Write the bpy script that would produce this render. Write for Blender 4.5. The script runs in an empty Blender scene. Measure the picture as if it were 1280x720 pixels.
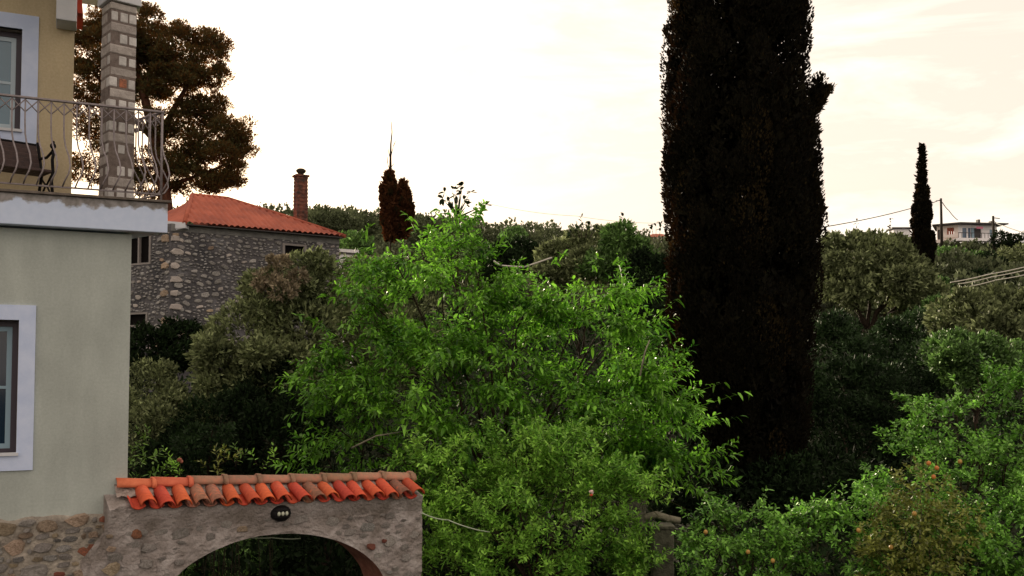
import bpy, math, random
import numpy as np
from mathutils import Vector, Matrix, noise

random.seed(7)
RNG = np.random.default_rng(11)
S = bpy.context.scene
COL = S.collection
R = math.radians

# ------------------------------------------------------------------ camera
EYE = 3.4
F = 1200.0 / 1280.0
PITCH = R(2.5)
SHIFT = 0.0411
cam_d = bpy.data.cameras.new('camera')
cam = bpy.data.objects.new('camera', cam_d)
COL.objects.link(cam)
cam.location = (0, 0, EYE)
cam.rotation_euler = (R(90) + PITCH, 0, 0)
cam_d.sensor_width = 36
cam_d.lens = 36 * F
cam_d.shift_y = SHIFT
cam_d.clip_start = 0.1
cam_d.clip_end = 6000
S.camera = cam
S.render.resolution_x = 1280
S.render.resolution_y = 720

# ------------------------------------------------------------------ sky, sun, exposure
SUN_AZ = R(-19)      # measured from +Y towards +X
SUN_EL = R(13)
S.view_settings.view_transform = 'Standard'
S.view_settings.look = 'None'
S.view_settings.gamma = 1
S.view_settings.exposure = 1.78
W = bpy.data.worlds.new('World')
S.world = W
W.use_nodes = True
nt = W.node_tree
bg = nt.nodes['Background']
sky = nt.nodes.new('ShaderNodeTexSky')
sky.sky_type = 'NISHITA'
sky.sun_disc = False
sky.sun_elevation = SUN_EL
sky.sun_rotation = SUN_AZ
sky.altitude = 60
sky.air_density = 1.0
sky.dust_density = 4.0
sky.ozone_density = 1.0
# thin broken high cloud over the whole sky
tc = nt.nodes.new('ShaderNodeTexCoord')
mp = nt.nodes.new('ShaderNodeMapping')
mp.inputs['Scale'].default_value = (1.6, 1.6, 7.0)
mp.inputs['Rotation'].default_value = (0, R(4), 0)
nz = nt.nodes.new('ShaderNodeTexNoise')
nz.inputs['Scale'].default_value = 2.2
nz.inputs['Detail'].default_value = 9
nz.inputs['Roughness'].default_value = 0.6
nz.inputs['Distortion'].default_value = 0.5
cr = nt.nodes.new('ShaderNodeValToRGB')
cr.color_ramp.elements[0].position = 0.40
cr.color_ramp.elements[0].color = (0.93, 0.93, 0.93, 1)
cr.color_ramp.elements[1].position = 0.72
cr.color_ramp.elements[1].color = (0.96, 0.96, 0.96, 1)
mx = nt.nodes.new('ShaderNodeMix')
mx.data_type = 'RGBA'
veil = nt.nodes.new('ShaderNodeValToRGB')
veil.color_ramp.elements[0].position = 0.47
veil.color_ramp.elements[0].color = (3.15, 2.6, 2.15, 1)
veil.color_ramp.elements[1].position = 0.66
veil.color_ramp.elements[1].color = (4.1, 3.6, 3.05, 1)
nt.links.new(nz.outputs['Fac'], veil.inputs['Fac'])
nt.links.new(veil.outputs['Color'], mx.inputs['B'])
nt.links.new(tc.outputs['Generated'], mp.inputs['Vector'])
nt.links.new(mp.outputs['Vector'], nz.inputs['Vector'])
nt.links.new(nz.outputs['Fac'], cr.inputs['Fac'])
nt.links.new(cr.outputs['Color'], mx.inputs['Factor'])
nt.links.new(sky.outputs['Color'], mx.inputs['A'])
nt.links.new(mx.outputs['Result'], bg.inputs['Color'])
bg.inputs['Strength'].default_value = 0.10

sd = bpy.data.lights.new('sun', 'SUN')
sun = bpy.data.objects.new('sun', sd)
COL.objects.link(sun)
sd.energy = 3.6
sd.angle = R(0.6)
sd.color = (1.0, 0.84, 0.62)
_sv = Vector((math.sin(SUN_AZ) * math.cos(SUN_EL), math.cos(SUN_AZ) * math.cos(SUN_EL), math.sin(SUN_EL)))
sun.rotation_euler = _sv.to_track_quat('Z', 'Y').to_euler()

# ------------------------------------------------------------------ measuring helpers
def ray(u, v):
    x = (u - 640) / 1200.0
    y = -(v - 360 - SHIFT * 1280) / 1200.0
    d = Vector((x, math.cos(PITCH) - y * math.sin(PITCH), math.sin(PITCH) + y * math.cos(PITCH)))
    return d

def at(u, v, Y):
    d = ray(u, v)
    return Vector((d.x * Y / d.y, Y, EYE + d.z * Y / d.y))

class Frame:
    """local frame: s along the wall, t out of it, z up"""
    def __init__(self, u, v, Y, ang):
        p = at(u, v, Y)
        self.o = Vector((p.x, p.y, 0)); self.a = ang
        self.w = Vector((math.cos(ang), math.sin(ang), 0))
        self.n = Vector((math.sin(ang), -math.cos(ang), 0))
    def P(self, s, t, z):
        return self.o + self.w * s + self.n * t + Vector((0, 0, z))
    def hit(self, u, v, t=0.0):
        d = ray(u, v); e = Vector((0, 0, EYE))
        p0 = self.o + self.n * t
        k = (p0 - e).dot(self.n) / d.dot(self.n)
        p = e + d * k
        q = p - self.o
        return q.dot(self.w), p.z
    def mat(self):
        m = Matrix.Identity(4)
        m.col[0][:3] = self.w; m.col[1][:3] = -self.n; m.col[2][:3] = (0, 0, 1)
        m.col[3][:3] = self.o
        return m

# ------------------------------------------------------------------ object helpers
def tag(o, label=None, cat=None, group=None, kind=None):
    if label: o['label'] = label
    if cat: o['category'] = cat
    if group: o['group'] = group
    if kind: o['kind'] = kind
    return o

def link(name, me, parent=None, loc=None):
    o = bpy.data.objects.new(name, me)
    COL.objects.link(o)
    if parent is not None: o.parent = parent
    if loc is not None: o.location = loc
    return o

def thing(name, label, cat, loc=(0, 0, 0), rotz=0, group=None):
    o = bpy.data.objects.new(name, None)
    COL.objects.link(o)
    o.location = loc; o.rotation_euler = (0, 0, rotz)
    o.empty_display_size = 0.2
    return tag(o, label, cat, group)

class MB:
    """collects boxes, tubes and surfaces into one mesh"""
    def __init__(self): self.v = []; self.f = []; self.sm = []
    def add(self, vs, fs, smooth=False):
        b = len(self.v)
        self.v += [tuple(p) for p in vs]
        self.f += [tuple(b + i for i in f) for f in fs]
        self.sm += [smooth] * len(fs)
        return self
    def box(self, x0, x1, y0, y1, z0, z1, fn=None, bev=0.0):
        vs = [(x, y, z) for z in (z0, z1) for y in (y0, y1) for x in (x0, x1)]
        fs = [(0, 2, 3, 1), (4, 5, 7, 6), (0, 1, 5, 4), (2, 6, 7, 3), (0, 4, 6, 2), (1, 3, 7, 5)]
        if fn: vs = [fn(*p) for p in vs]
        return self.add(vs, fs)
    def prism(self, poly, z0, z1):
        n = len(poly)
        vs = [(p[0], p[1], z0) for p in poly] + [(p[0], p[1], z1) for p in poly]
        fs = [tuple(range(n))[::-1], tuple(range(n, 2 * n))]
        fs += [(i, (i + 1) % n, n + (i + 1) % n, n + i) for i in range(n)]
        return self.add(vs, fs)
    def tube(self, pts, rad, sides=6, cap=True):
        pts = [Vector(p) for p in pts]; n = len(pts)
        if not hasattr(rad, '__len__'): rad = [rad] * n
        vs = []; ref = None
        for i, p in enumerate(pts):
            d = (pts[min(i + 1, n - 1)] - pts[max(i - 1, 0)])
            if d.length < 1e-9: d = Vector((0, 0, 1))
            d.normalize()
            if ref is None: ref = Vector((0, 0, 1)) if abs(d.z) < .9 else Vector((1, 0, 0))
            a = d.cross(ref).normalized(); b = d.cross(a).normalized()
            ref = a.cross(d) if a.length > 0 else ref
            for k in range(sides):
                t = 2 * math.pi * k / sides
                vs.append(p + (a * math.cos(t) + b * math.sin(t)) * rad[i])
        fs = []
        for i in range(n - 1):
            for k in range(sides):
                k2 = (k + 1) % sides
                fs.append((i * sides + k, i * sides + k2, (i + 1) * sides + k2, (i + 1) * sides + k))
        self.add(vs, fs, True)
        if cap:
            b = len(self.v) - len(vs)
            self.f.append(tuple(b + k for k in range(sides))[::-1]); self.sm.append(False)
            self.f.append(tuple(b + (n - 1) * sides + k for k in range(sides))); self.sm.append(False)
        return self
    def ball(self, c, r, seg=10, rings=7, sq=(1, 1, 1)):
        vs = []; fs = []
        for i in range(rings + 1):
            th = math.pi * i / rings
            for k in range(seg):
                ph = 2 * math.pi * k / seg
                vs.append((c[0] + r * sq[0] * math.sin(th) * math.cos(ph), c[1] + r * sq[1] * math.sin(th) * math.sin(ph), c[2] + r * sq[2] * math.cos(th)))
        for i in range(rings):
            for k in range(seg):
                k2 = (k + 1) % seg
                fs.append((i * seg + k, (i + 1) * seg + k, (i + 1) * seg + k2, i * seg + k2))
        return self.add(vs, fs, True)
    def mesh(self, name, m):
        me = bpy.data.meshes.new(name)
        me.from_pydata(self.v, [], self.f)
        me.polygons.foreach_set('use_smooth', self.sm)
        if m: me.materials.append(m)
        me.update()
        return me
    def build(self, name, m, parent=None, loc=None, rotz=None):
        o = link(name, self.mesh(name, m), parent, loc)
        if rotz is not None: o.rotation_euler = (0, 0, rotz)
        return o

def bevel(o, w=0.01, seg=2, ang=40):
    b = o.modifiers.new('bevel', 'BEVEL'); b.width = w; b.segments = seg
    b.limit_method = 'ANGLE'; b.angle_limit = R(ang)
    return o

def tri_mesh(name, V, T, m, smooth=False):
    me = bpy.data.meshes.new(name)
    V = np.asarray(V, dtype=np.float32); T = np.asarray(T, dtype=np.int32)
    me.vertices.add(len(V)); me.vertices.foreach_set('co', V.ravel())
    me.loops.add(T.size); me.loops.foreach_set('vertex_index', T.ravel())
    me.polygons.add(len(T))
    me.polygons.foreach_set('loop_start', np.arange(0, T.size, 3, dtype=np.int32))
    me.polygons.foreach_set('loop_total', np.full(len(T), 3, dtype=np.int32))
    if smooth: me.polygons.foreach_set('use_smooth', np.ones(len(T), dtype=bool))
    me.materials.append(m)
    me.update(calc_edges=True)
    return me

# ------------------------------------------------------------------ materials
def new_mat(name):
    m = bpy.data.materials.new(name); m.use_nodes = True
    n = m.node_tree.nodes; p = n['Principled BSDF']
    return m, m.node_tree, n, p

def rough_mat(name, c1, c2, scale=6, rough=0.9, bump=0.3, bscale=None, obj_var=0.0, c3=None, detail=8, dist=0.02, metallic=0, stain=0.0):
    """two colours mixed by noise, fine relief, optional random change per object"""
    m, t, n, p = new_mat(name)
    tc = n.new('ShaderNodeTexCoord')
    a = n.new('ShaderNodeTexNoise'); a.inputs['Scale'].default_value = scale; a.inputs['Detail'].default_value = detail
    a.inputs['Roughness'].default_value = .65
    t.links.new(tc.outputs['Object'], a.inputs['Vector'])
    r = n.new('ShaderNodeValToRGB')
    r.color_ramp.elements[0].position = .36; r.color_ramp.elements[0].color = (*c1, 1)
    r.color_ramp.elements[1].position = .66; r.color_ramp.elements[1].color = (*c2, 1)
    if c3:
        e = r.color_ramp.elements.new(.52); e.color = (*c3, 1)
    t.links.new(a.outputs['Fac'], r.inputs['Fac'])
    out = r.outputs['Color']
    if stain:      # rain streaks and faint patches of dirt
        mpg = n.new('ShaderNodeMapping'); mpg.inputs['Scale'].default_value = (3.0, 3.0, .8)
        s1 = n.new('ShaderNodeTexNoise'); s1.inputs['Scale'].default_value = 1.3; s1.inputs['Detail'].default_value = 7; s1.inputs['Roughness'].default_value = .6
        s2 = n.new('ShaderNodeTexNoise'); s2.inputs['Scale'].default_value = 1.1; s2.inputs['Detail'].default_value = 5
        t.links.new(tc.outputs['Object'], mpg.inputs['Vector']); t.links.new(mpg.outputs['Vector'], s1.inputs['Vector']); t.links.new(tc.outputs['Object'], s2.inputs['Vector'])
        av = n.new('ShaderNodeMath'); av.operation = 'ADD'; t.links.new(s1.outputs['Fac'], av.inputs[0]); t.links.new(s2.outputs['Fac'], av.inputs[1])
        mr0 = n.new('ShaderNodeMapRange'); mr0.inputs['From Min'].default_value = .78; mr0.inputs['From Max'].default_value = 1.22; mr0.inputs['To Min'].default_value = 1 - stain; mr0.inputs['To Max'].default_value = 1.0 + stain * .35
        t.links.new(av.outputs[0], mr0.inputs['Value'])
        h0 = n.new('ShaderNodeHueSaturation'); t.links.new(mr0.outputs['Result'], h0.inputs['Value']); t.links.new(out, h0.inputs['Color']); out = h0.outputs['Color']
    if obj_var:
        oi = n.new('ShaderNodeObjectInfo'); hs = n.new('ShaderNodeHueSaturation')
        mr = n.new('ShaderNodeMapRange'); mr.inputs['To Min'].default_value = 1 - obj_var; mr.inputs['To Max'].default_value = 1 + obj_var
        t.links.new(oi.outputs['Random'], mr.inputs['Value'])
        t.links.new(mr.outputs['Result'], hs.inputs['Value'])
        m2 = n.new('ShaderNodeMapRange'); m2.inputs['To Min'].default_value = .5 - obj_var * .05; m2.inputs['To Max'].default_value = .5 + obj_var * .05
        w = n.new('ShaderNodeMath'); w.operation = 'FRACT'; w2 = n.new('ShaderNodeMath'); w2.operation = 'MULTIPLY'; w2.inputs[1].default_value = 7.31
        t.links.new(oi.outputs['Random'], w2.inputs[0]); t.links.new(w2.outputs[0], w.inputs[0]); t.links.new(w.outputs[0], m2.inputs['Value'])
        t.links.new(m2.outputs['Result'], hs.inputs['Hue'])
        t.links.new(out, hs.inputs['Color']); out = hs.outputs['Color']
    t.links.new(out, p.inputs['Base Color'])
    p.inputs['Roughness'].default_value = rough
    p.inputs['Metallic'].default_value = metallic
    if bump:
        b = n.new('ShaderNodeTexNoise'); b.inputs['Scale'].default_value = bscale or scale * 8; b.inputs['Detail'].default_value = 6
        t.links.new(tc.outputs['Object'], b.inputs['Vector'])
        bu = n.new('ShaderNodeBump'); bu.inputs['Strength'].default_value = bump; bu.inputs['Distance'].default_value = dist
        t.links.new(b.outputs['Fac'], bu.inputs['Height']); t.links.new(bu.outputs['Normal'], p.inputs['Normal'])
    return m

def leaf_mat(name, base, tip, trans=0.35, tcol=None, rough=0.5, spec=0.4, vary=0.35, patch=2.0):
    """leaf colour differs from leaf to leaf and drifts slowly over the crown"""
    m, t, n, p = new_mat(name)
    g = n.new('ShaderNodeNewGeometry')
    tc = n.new('ShaderNodeTexCoord')
    nz = n.new('ShaderNodeTexNoise'); nz.inputs['Scale'].default_value = patch; nz.inputs['Detail'].default_value = 3
    t.links.new(tc.outputs['Object'], nz.inputs['Vector'])
    ad = n.new('ShaderNodeMath'); ad.operation = 'MULTIPLY_ADD'; ad.inputs[1].default_value = .55
    sb = n.new('ShaderNodeMath'); sb.operation = 'MULTIPLY_ADD'; sb.inputs[1].default_value = 1.5; sb.inputs[2].default_value = -.5
    t.links.new(nz.outputs['Fac'], sb.inputs[0])
    t.links.new(g.outputs['Random Per Island'], ad.inputs[0]); t.links.new(sb.outputs[0], ad.inputs[2])
    mx = n.new('ShaderNodeMix'); mx.data_type = 'RGBA'
    mx.inputs['A'].default_value = (*base, 1); mx.inputs['B'].default_value = (*tip, 1)  # wide dark-to-bright range also paints shaded gaps and lit flecks into the leaves
    t.links.new(ad.outputs[0], mx.inputs['Factor'])
    hs = n.new('ShaderNodeHueSaturation')
    mr = n.new('ShaderNodeMapRange'); mr.inputs['To Min'].default_value = 1 - vary; mr.inputs['To Max'].default_value = 1 + vary
    fr = n.new('ShaderNodeMath'); fr.operation = 'FRACT'; f2 = n.new('ShaderNodeMath'); f2.operation = 'MULTIPLY'; f2.inputs[1].default_value = 13.7
    t.links.new(g.outputs['Random Per Island'], f2.inputs[0]); t.links.new(f2.outputs[0], fr.inputs[0]); t.links.new(fr.outputs[0], mr.inputs['Value'])
    t.links.new(mr.outputs['Result'], hs.inputs['Value']); t.links.new(mx.outputs['Result'], hs.inputs['Color'])
    t.links.new(hs.outputs['Color'], p.inputs['Base Color'])
    p.inputs['Roughness'].default_value = rough
    p.inputs['Specular IOR Level'].default_value = spec
    tr = n.new('ShaderNodeBsdfTranslucent')
    if tcol: tr.inputs['Color'].default_value = (*tcol, 1)
    else: t.links.new(hs.outputs['Color'], tr.inputs['Color'])
    ms = n.new('ShaderNodeMixShader'); ms.inputs['Fac'].default_value = trans
    t.links.new(p.outputs[0], ms.inputs[1]); t.links.new(tr.outputs[0], ms.inputs[2])
    t.links.new(ms.outputs[0], n['Material Output'].inputs['Surface'])
    return m

def plain(name, c, rough=0.6, metallic=0, spec=0.5):
    m, t, n, p = new_mat(name)
    p.inputs['Base Color'].default_value = (*c, 1); p.inputs['Roughness'].default_value = rough
    p.inputs['Metallic'].default_value = metallic; p.inputs['Specular IOR Level'].default_value = spec
    return m

M = {}
M['plaster_low'] = rough_mat('grey_beige_plaster', (.38, .42, .39), (.445, .48, .455), 40, .95, .5, 110, dist=.004, stain=.17)
M['plaster_up'] = rough_mat('ochre_plaster', (.50, .41, .26), (.58, .49, .33), 40, .95, .5, 110, dist=.004, stain=.12)
M['white'] = rough_mat('blueish_white_paint', (.50, .59, .81), (.60, .68, .88), 5, .85, .3, 60, dist=.004)
M['white_trim'] = rough_mat('white_trim_paint', (.55, .57, .62), (.62, .63, .66), 5, .85, .2, 60, dist=.004)
M['fascia'] = None
M['slab_tile'] = rough_mat('brown_slab_edge', (.09, .075, .06), (.17, .14, .12), 12, .8, .3)
M['iron'] = rough_mat('grey_lilac_iron_paint', (.20, .17, .18), (.30, .26, .27), 25, .55, .3, 80, dist=.002)
M['iron_black'] = plain('black_iron', (.012, .011, .012), .45)
M['slat'] = rough_mat('dark_brown_bench_slat', (.03, .015, .015), (.07, .035, .03), 20, .5, .2)
M['mortar'] = rough_mat('grey_brown_mortar', (.20, .17, .15), (.50, .46, .45), 2.6, .97, 1.0, 28, c3=(.33, .29, .275), dist=.03)
M['render_lump'] = rough_mat('render_lump', (.22, .20, .18), (.44, .41, .39), 9, .97, .9, 40, c3=(.34, .31, .29), obj_var=.18, dist=.02)
M['mortar_base'] = rough_mat('sandy_mortar', (.19, .165, .14), (.48, .42, .36), 5, .97, 1.0, 30, c3=(.32, .285, .24), dist=.03)
M['stone_grey'] = rough_mat('grey_rubble_stone', (.16, .155, .155), (.46, .44, .42), 9, .92, .9, 40, obj_var=.35, c3=(.30, .285, .27), dist=.02)
M['stone_tan'] = rough_mat('tan_rubble_stone', (.24, .17, .11), (.50, .40, .30), 9, .92, .9, 40, obj_var=.3, dist=.02)
M['stone_red'] = rough_mat('red_brick_piece', (.14, .07, .05), (.40, .13, .07), 14, .92, .8, 50, obj_var=.25, dist=.015)
M['col_stone'] = rough_mat('pale_column_stone', (.30, .265, .245), (.46, .42, .39), 14, .9, .7, 50, obj_var=.18, dist=.01)
M['col_small'] = rough_mat('white_column_stone', (.46, .44, .43), (.62, .60, .58), 16, .9, .6, 50, obj_var=.12, dist=.01)
M['col_joint'] = rough_mat('column_mortar', (.13, .10, .09), (.22, .18, .16), 20, .95, .5)
M['tile_red'] = rough_mat('bright_red_clay_tile', (.42, .05, .018), (.66, .105, .035), 7, .75, .5, 60, obj_var=.16, dist=.006, stain=.3)
M['tile_old'] = rough_mat('weathered_brown_clay_tile', (.20, .09, .055), (.52, .13, .06), 14, .88, .6, 60, obj_var=.22, c3=(.28, .13, .085), dist=.006)
M['tile_ridge'] = rough_mat('lichened_ridge_tile', (.20, .13, .075), (.44, .20, .12), 10, .9, .6, 50, obj_var=.2, c3=(.33, .19, .12), dist=.006)
M['tile_ridge_red'] = rough_mat('orange_ridge_tile', (.48, .095, .04), (.62, .17, .08), 8, .85, .4, 50, obj_var=.1, dist=.006)
M['tile_mortar'] = rough_mat('pinkish_tile_mortar', (.20, .15, .13), (.46, .38, .34), 22, .97, 1.0, 60, dist=.02)
M['soffit'] = rough_mat('rusty_soffit_render', (.16, .05, .03), (.28, .11, .07), 7, .95, .7, 40, dist=.02)
M['bark'] = rough_mat('grey_brown_bark', (.05, .04, .03), (.13, .105, .08), 12, .95, .8, 40, dist=.02)
M['bark_dark'] = rough_mat('dark_bark', (.018, .013, .010), (.05, .036, .026), 12, .95, .8, 40, dist=.02)
M['bark_pine'] = rough_mat('reddish_pine_bark', (.05, .022, .014), (.12, .055, .035), 10, .95, .8, 30, dist=.03)
M['bark_pale'] = rough_mat('pale_branch', (.13, .12, .085), (.25, .23, .17), 14, .9, .5, 40)
M['twig'] = rough_mat('green_brown_twig', (.02, .024, .008), (.06, .06, .02), 14, .8, .2, 40)
M['glass'] = plain('blue_grey_window_glass', (.09, .18, .25), .08, 0, .8)
M['glass_low'] = plain('dark_window_glass', (.008, .022, .045), .08, 0, .6)
M['frame_dark'] = plain('dark_violet_brown_frame', (.035, .025, .04), .5)
M['frame_pale'] = plain('pale_blue_window_sash', (.42, .52, .60), .5)
M['curtain'] = plain('pale_blue_curtain', (.25, .36, .44), .9)
M['reveal'] = rough_mat('brown_grey_reveal', (.20, .17, .15), (.28, .25, .22), 8, .9, .3)
M['dark_room'] = plain('dark_interior', (.006, .005, .005), .9)
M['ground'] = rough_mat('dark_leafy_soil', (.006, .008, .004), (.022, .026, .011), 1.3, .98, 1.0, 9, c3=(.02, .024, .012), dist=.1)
M['wire'] = plain('dark_wire', (.03, .03, .03), .6)
M['wire_pale'] = plain('pale_cable', (.55, .52, .46), .6)
M['cord'] = plain('pale_green_cord', (.40, .46, .34), .7)
M['pole'] = rough_mat('dark_pole_wood', (.02, .016, .013), (.05, .04, .032), 10, .9, .3)
M['far_white'] = rough_mat('far_white_wall', (.80, .78, .80), (.88, .86, .87), 1, .9, .1)
M['far_pink'] = plain('far_pinkish_wall', (.78, .68, .63), .9)
M['far_roof'] = plain('far_dark_roof_edge', (.05, .045, .045), .8)
M['far_shutter'] = plain('far_red_brown_shutter', (.28, .06, .03), .7)
M['far_pane'] = plain('far_blue_pane', (.10, .16, .24), .25)
M['far_red'] = plain('far_red_roof', (.40, .12, .07), .9)
M['post'] = rough_mat('lichened_concrete_post', (.06, .062, .042), (.17, .165, .12), 9, .95, .8, 40, dist=.02)
M['lemon'] = rough_mat('yellow_orange_fruit', (.34, .19, .03), (.42, .25, .06), 9, .5, .2)
M['orange'] = rough_mat('orange_fruit', (.46, .14, .025), (.55, .20, .04), 9, .5, .2)
M['petal'] = plain('pale_pink_petal', (.75, .55, .50), .6)
M['petal_red'] = plain('red_petal', (.55, .07, .03), .6)
M['lamp_glass'] = plain('milky_lamp_glass', (.50, .52, .42), .25)

# painted fascia: blue white paint peeled to bare brown concrete along its top edge
m, t, n, p = new_mat('peeling_blue_white_fascia')
tc = n.new('ShaderNodeTexCoord'); sx = n.new('ShaderNodeSeparateXYZ'); t.links.new(tc.outputs['Object'], sx.inputs[0])
a = n.new('ShaderNodeTexNoise'); a.inputs['Scale'].default_value = 5.5; a.inputs['Detail'].default_value = 6; t.links.new(tc.outputs['Object'], a.inputs['Vector'])
mu = n.new('ShaderNodeMath'); mu.operation = 'MULTIPLY_ADD'; mu.inputs[1].default_value = .36; t.links.new(a.outputs['Fac'], mu.inputs[0])
t.links.new(sx.outputs['Z'], mu.inputs[2])      # object z = 0 at the slab's top edge
rp = n.new('ShaderNodeValToRGB'); rp.color_ramp.elements[0].position = .075; rp.color_ramp.elements[0].color = (0, 0, 0, 1)
rp.color_ramp.elements[1].position = .105; rp.color_ramp.elements[1].color = (1, 1, 1, 1)
t.links.new(mu.outputs[0], rp.inputs['Fac'])
b2 = n.new('ShaderNodeTexNoise'); b2.inputs['Scale'].default_value = 14; b2.inputs['Detail'].default_value = 8; t.links.new(tc.outputs['Object'], b2.inputs['Vector'])
c1 = n.new('ShaderNodeValToRGB'); c1.color_ramp.elements[0].color = (.50, .60, .80, 1); c1.color_ramp.elements[1].color = (.64, .72, .90, 1); t.links.new(b2.outputs['Fac'], c1.inputs['Fac'])
c2 = n.new('ShaderNodeValToRGB'); c2.color_ramp.elements[0].position = .3; c2.color_ramp.elements[0].color = (.16, .15, .14, 1); c2.color_ramp.elements[1].position = .7; c2.color_ramp.elements[1].color = (.36, .34, .34, 1); t.links.new(b2.outputs['Fac'], c2.inputs['Fac'])
mix = n.new('ShaderNodeMix'); mix.data_type = 'RGBA'; t.links.new(rp.outputs['Color'], mix.inputs['Factor']); t.links.new(c1.outputs['Color'], mix.inputs['A']); t.links.new(c2.outputs['Color'], mix.inputs['B'])
t.links.new(mix.outputs['Result'], p.inputs['Base Color']); p.inputs['Roughness'].default_value = .9
M['fascia'] = m

for k_ in ('twig', 'bark_dark', 'ground', 'bark', 'bark_pine', 'iron_black', 'dark_room', 'pole'):
    M[k_].node_tree.nodes['Principled BSDF'].inputs['Specular IOR Level'].default_value = .08
L = {}
L['broad'] = leaf_mat('broad_green_leaf', (.006, .075, .004), (.235, .53, .045), .28, rough=.5, vary=.6, patch=1.2)
L['low'] = leaf_mat('light_green_leaf', (.04, .18, .008), (.38, .68, .10), .30, rough=.5, vary=.6, patch=1.5)
L['citrus'] = leaf_mat('citrus_leaf', (.010, .085, .004), (.27, .57, .08), .2, rough=.48, spec=.5, vary=.65, patch=1.5)
L['citrus_yellow'] = leaf_mat('yellowed_citrus_leaf', (.045, .06, .006), (.28, .32, .06), .2, rough=.5, spec=.5, vary=.45, patch=1.5)
L['olive'] = leaf_mat('grey_olive_leaf', (.010, .018, .004), (.29, .34, .16), .12, rough=.75, spec=.2, vary=.6, patch=1.0)
L['stub'] = leaf_mat('russet_cypress_spray', (.040, .016, .007), (.085, .034, .014), .15, tcol=(.12, .035, .01), rough=.9, spec=.1, vary=.4, patch=1.0)
L['dry'] = leaf_mat('brownish_flower_leaf', (.06, .05, .028), (.33, .27, .18), .2, rough=.7, vary=.4, patch=1.0)
L['dark'] = leaf_mat('shade_dark_leaf', (.004, .009, .003), (.018, .036, .012), .08, rough=.8, spec=.1, vary=.6, patch=.8)  # near-black leaf colour carries the deep shade of the thickets
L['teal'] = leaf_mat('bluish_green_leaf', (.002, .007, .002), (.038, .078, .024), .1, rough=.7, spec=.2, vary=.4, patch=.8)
L['mid'] = leaf_mat('mid_green_leaf', (.006, .028, .003), (.18, .34, .08), .15, rough=.65, vary=.6, patch=.6)
L['hill'] = leaf_mat('hillside_leaf', (.016, .026, .009), (.14, .165, .085), .12, rough=.8, spec=.2, vary=.4, patch=.08)
L['pine'] = leaf_mat('pine_needle', (.018, .022, .006), (.062, .062, .020), .25, tcol=(.26, .09, .018), rough=.8, spec=.2, vary=.4, patch=.6)
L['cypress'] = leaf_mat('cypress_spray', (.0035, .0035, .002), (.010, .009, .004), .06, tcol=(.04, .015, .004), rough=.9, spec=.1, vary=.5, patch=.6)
L['cypress_brown'] = leaf_mat('brown_cypress_spray', (.014, .011, .005), (.038, .028, .011), .12, tcol=(.07, .035, .01), rough=.9, spec=.1, vary=.4, patch=1.0)
L['bright'] = leaf_mat('fresh_shoot_leaf', (.07, .17, .02), (.19, .33, .06), .3, vary=.35, patch=2)

# ================================================================== THE SETTING: ground
def ground_z(x, y):
    az = x / max(y, 1.0)
    ridge = 28.0 - 6.0 * min(max((az + .12) / .3, 0), 1) + 1.5 * min(max((az - .25) / .2, 0), 1)
    ys = [(-80, 0), (13, 0), (20, .55), (36, 2.3), (60, 6.0), (100, 13.0), (165, ridge), (260, ridge - 1), (600, ridge - 14), (4000, ridge - 60)]
    z = ys[-1][1]
    for (a, za), (b, zb) in zip(ys, ys[1:]):
        if y <= a: z = za; break
        if y <= b:
            k = (y - a) / (b - a); k = k * k * (3 - 2 * k) * .4 + k * .6
            z = za + (zb - za) * k; break
    w = min(max((y - 12) / 60, 0), 1)
    return z + w * 1.4 * noise.noise((x * .03, y * .03, 0)) + min(w * 3, 1) * .15 * noise.noise((x * .4, y * .4, 3))

def make_ground():
    xs = sorted(set([round(v, 2) for v in np.concatenate([np.linspace(-40, 40, 81), np.linspace(-150, 150, 76), np.array([-3000, -1500, -800, -450, -260, 260, 450, 800, 1500, 3000])])]))
    ys = sorted(set([round(v, 2) for v in np.concatenate([np.linspace(-6, 60, 78), np.linspace(60, 280, 60), np.array([-200, -60, -20, 340, 450, 600, 900, 1600, 4000])])]))
    V = [(x, y, ground_z(x, y)) for y in ys for x in xs]
    nx = len(xs)
    Fc = [(j * nx + i, j * nx + i + 1, (j + 1) * nx + i + 1, (j + 1) * nx + i) for j in range(len(ys) - 1) for i in range(nx - 1)]
    m = MB(); m.add(V, Fc, True)
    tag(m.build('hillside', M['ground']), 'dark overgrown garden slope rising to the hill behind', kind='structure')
make_ground()

# ------------------------------------------------------------------ wall with openings (local x along, y inward, z up)
def wall_cells(mb, s0, s1, z0, z1, holes, y0, y1, fn=None):
    cuts = sorted({s0, s1} | {h[0] for h in holes} | {h[1] for h in holes})
    for a, b in zip(cuts, cuts[1:]):
        if b - a < 1e-5: continue
        hs = sorted([(h[2], h[3]) for h in holes if h[0] <= a + 1e-6 and h[1] >= b - 1e-6])
        z = z0
        for (ha, hb) in hs:
            if ha > z: mb.box(a, b, y0, y1, z, ha, fn)
            z = hb
        if z1 > z: mb.box(a, b, y0, y1, z, z1, fn)

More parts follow.
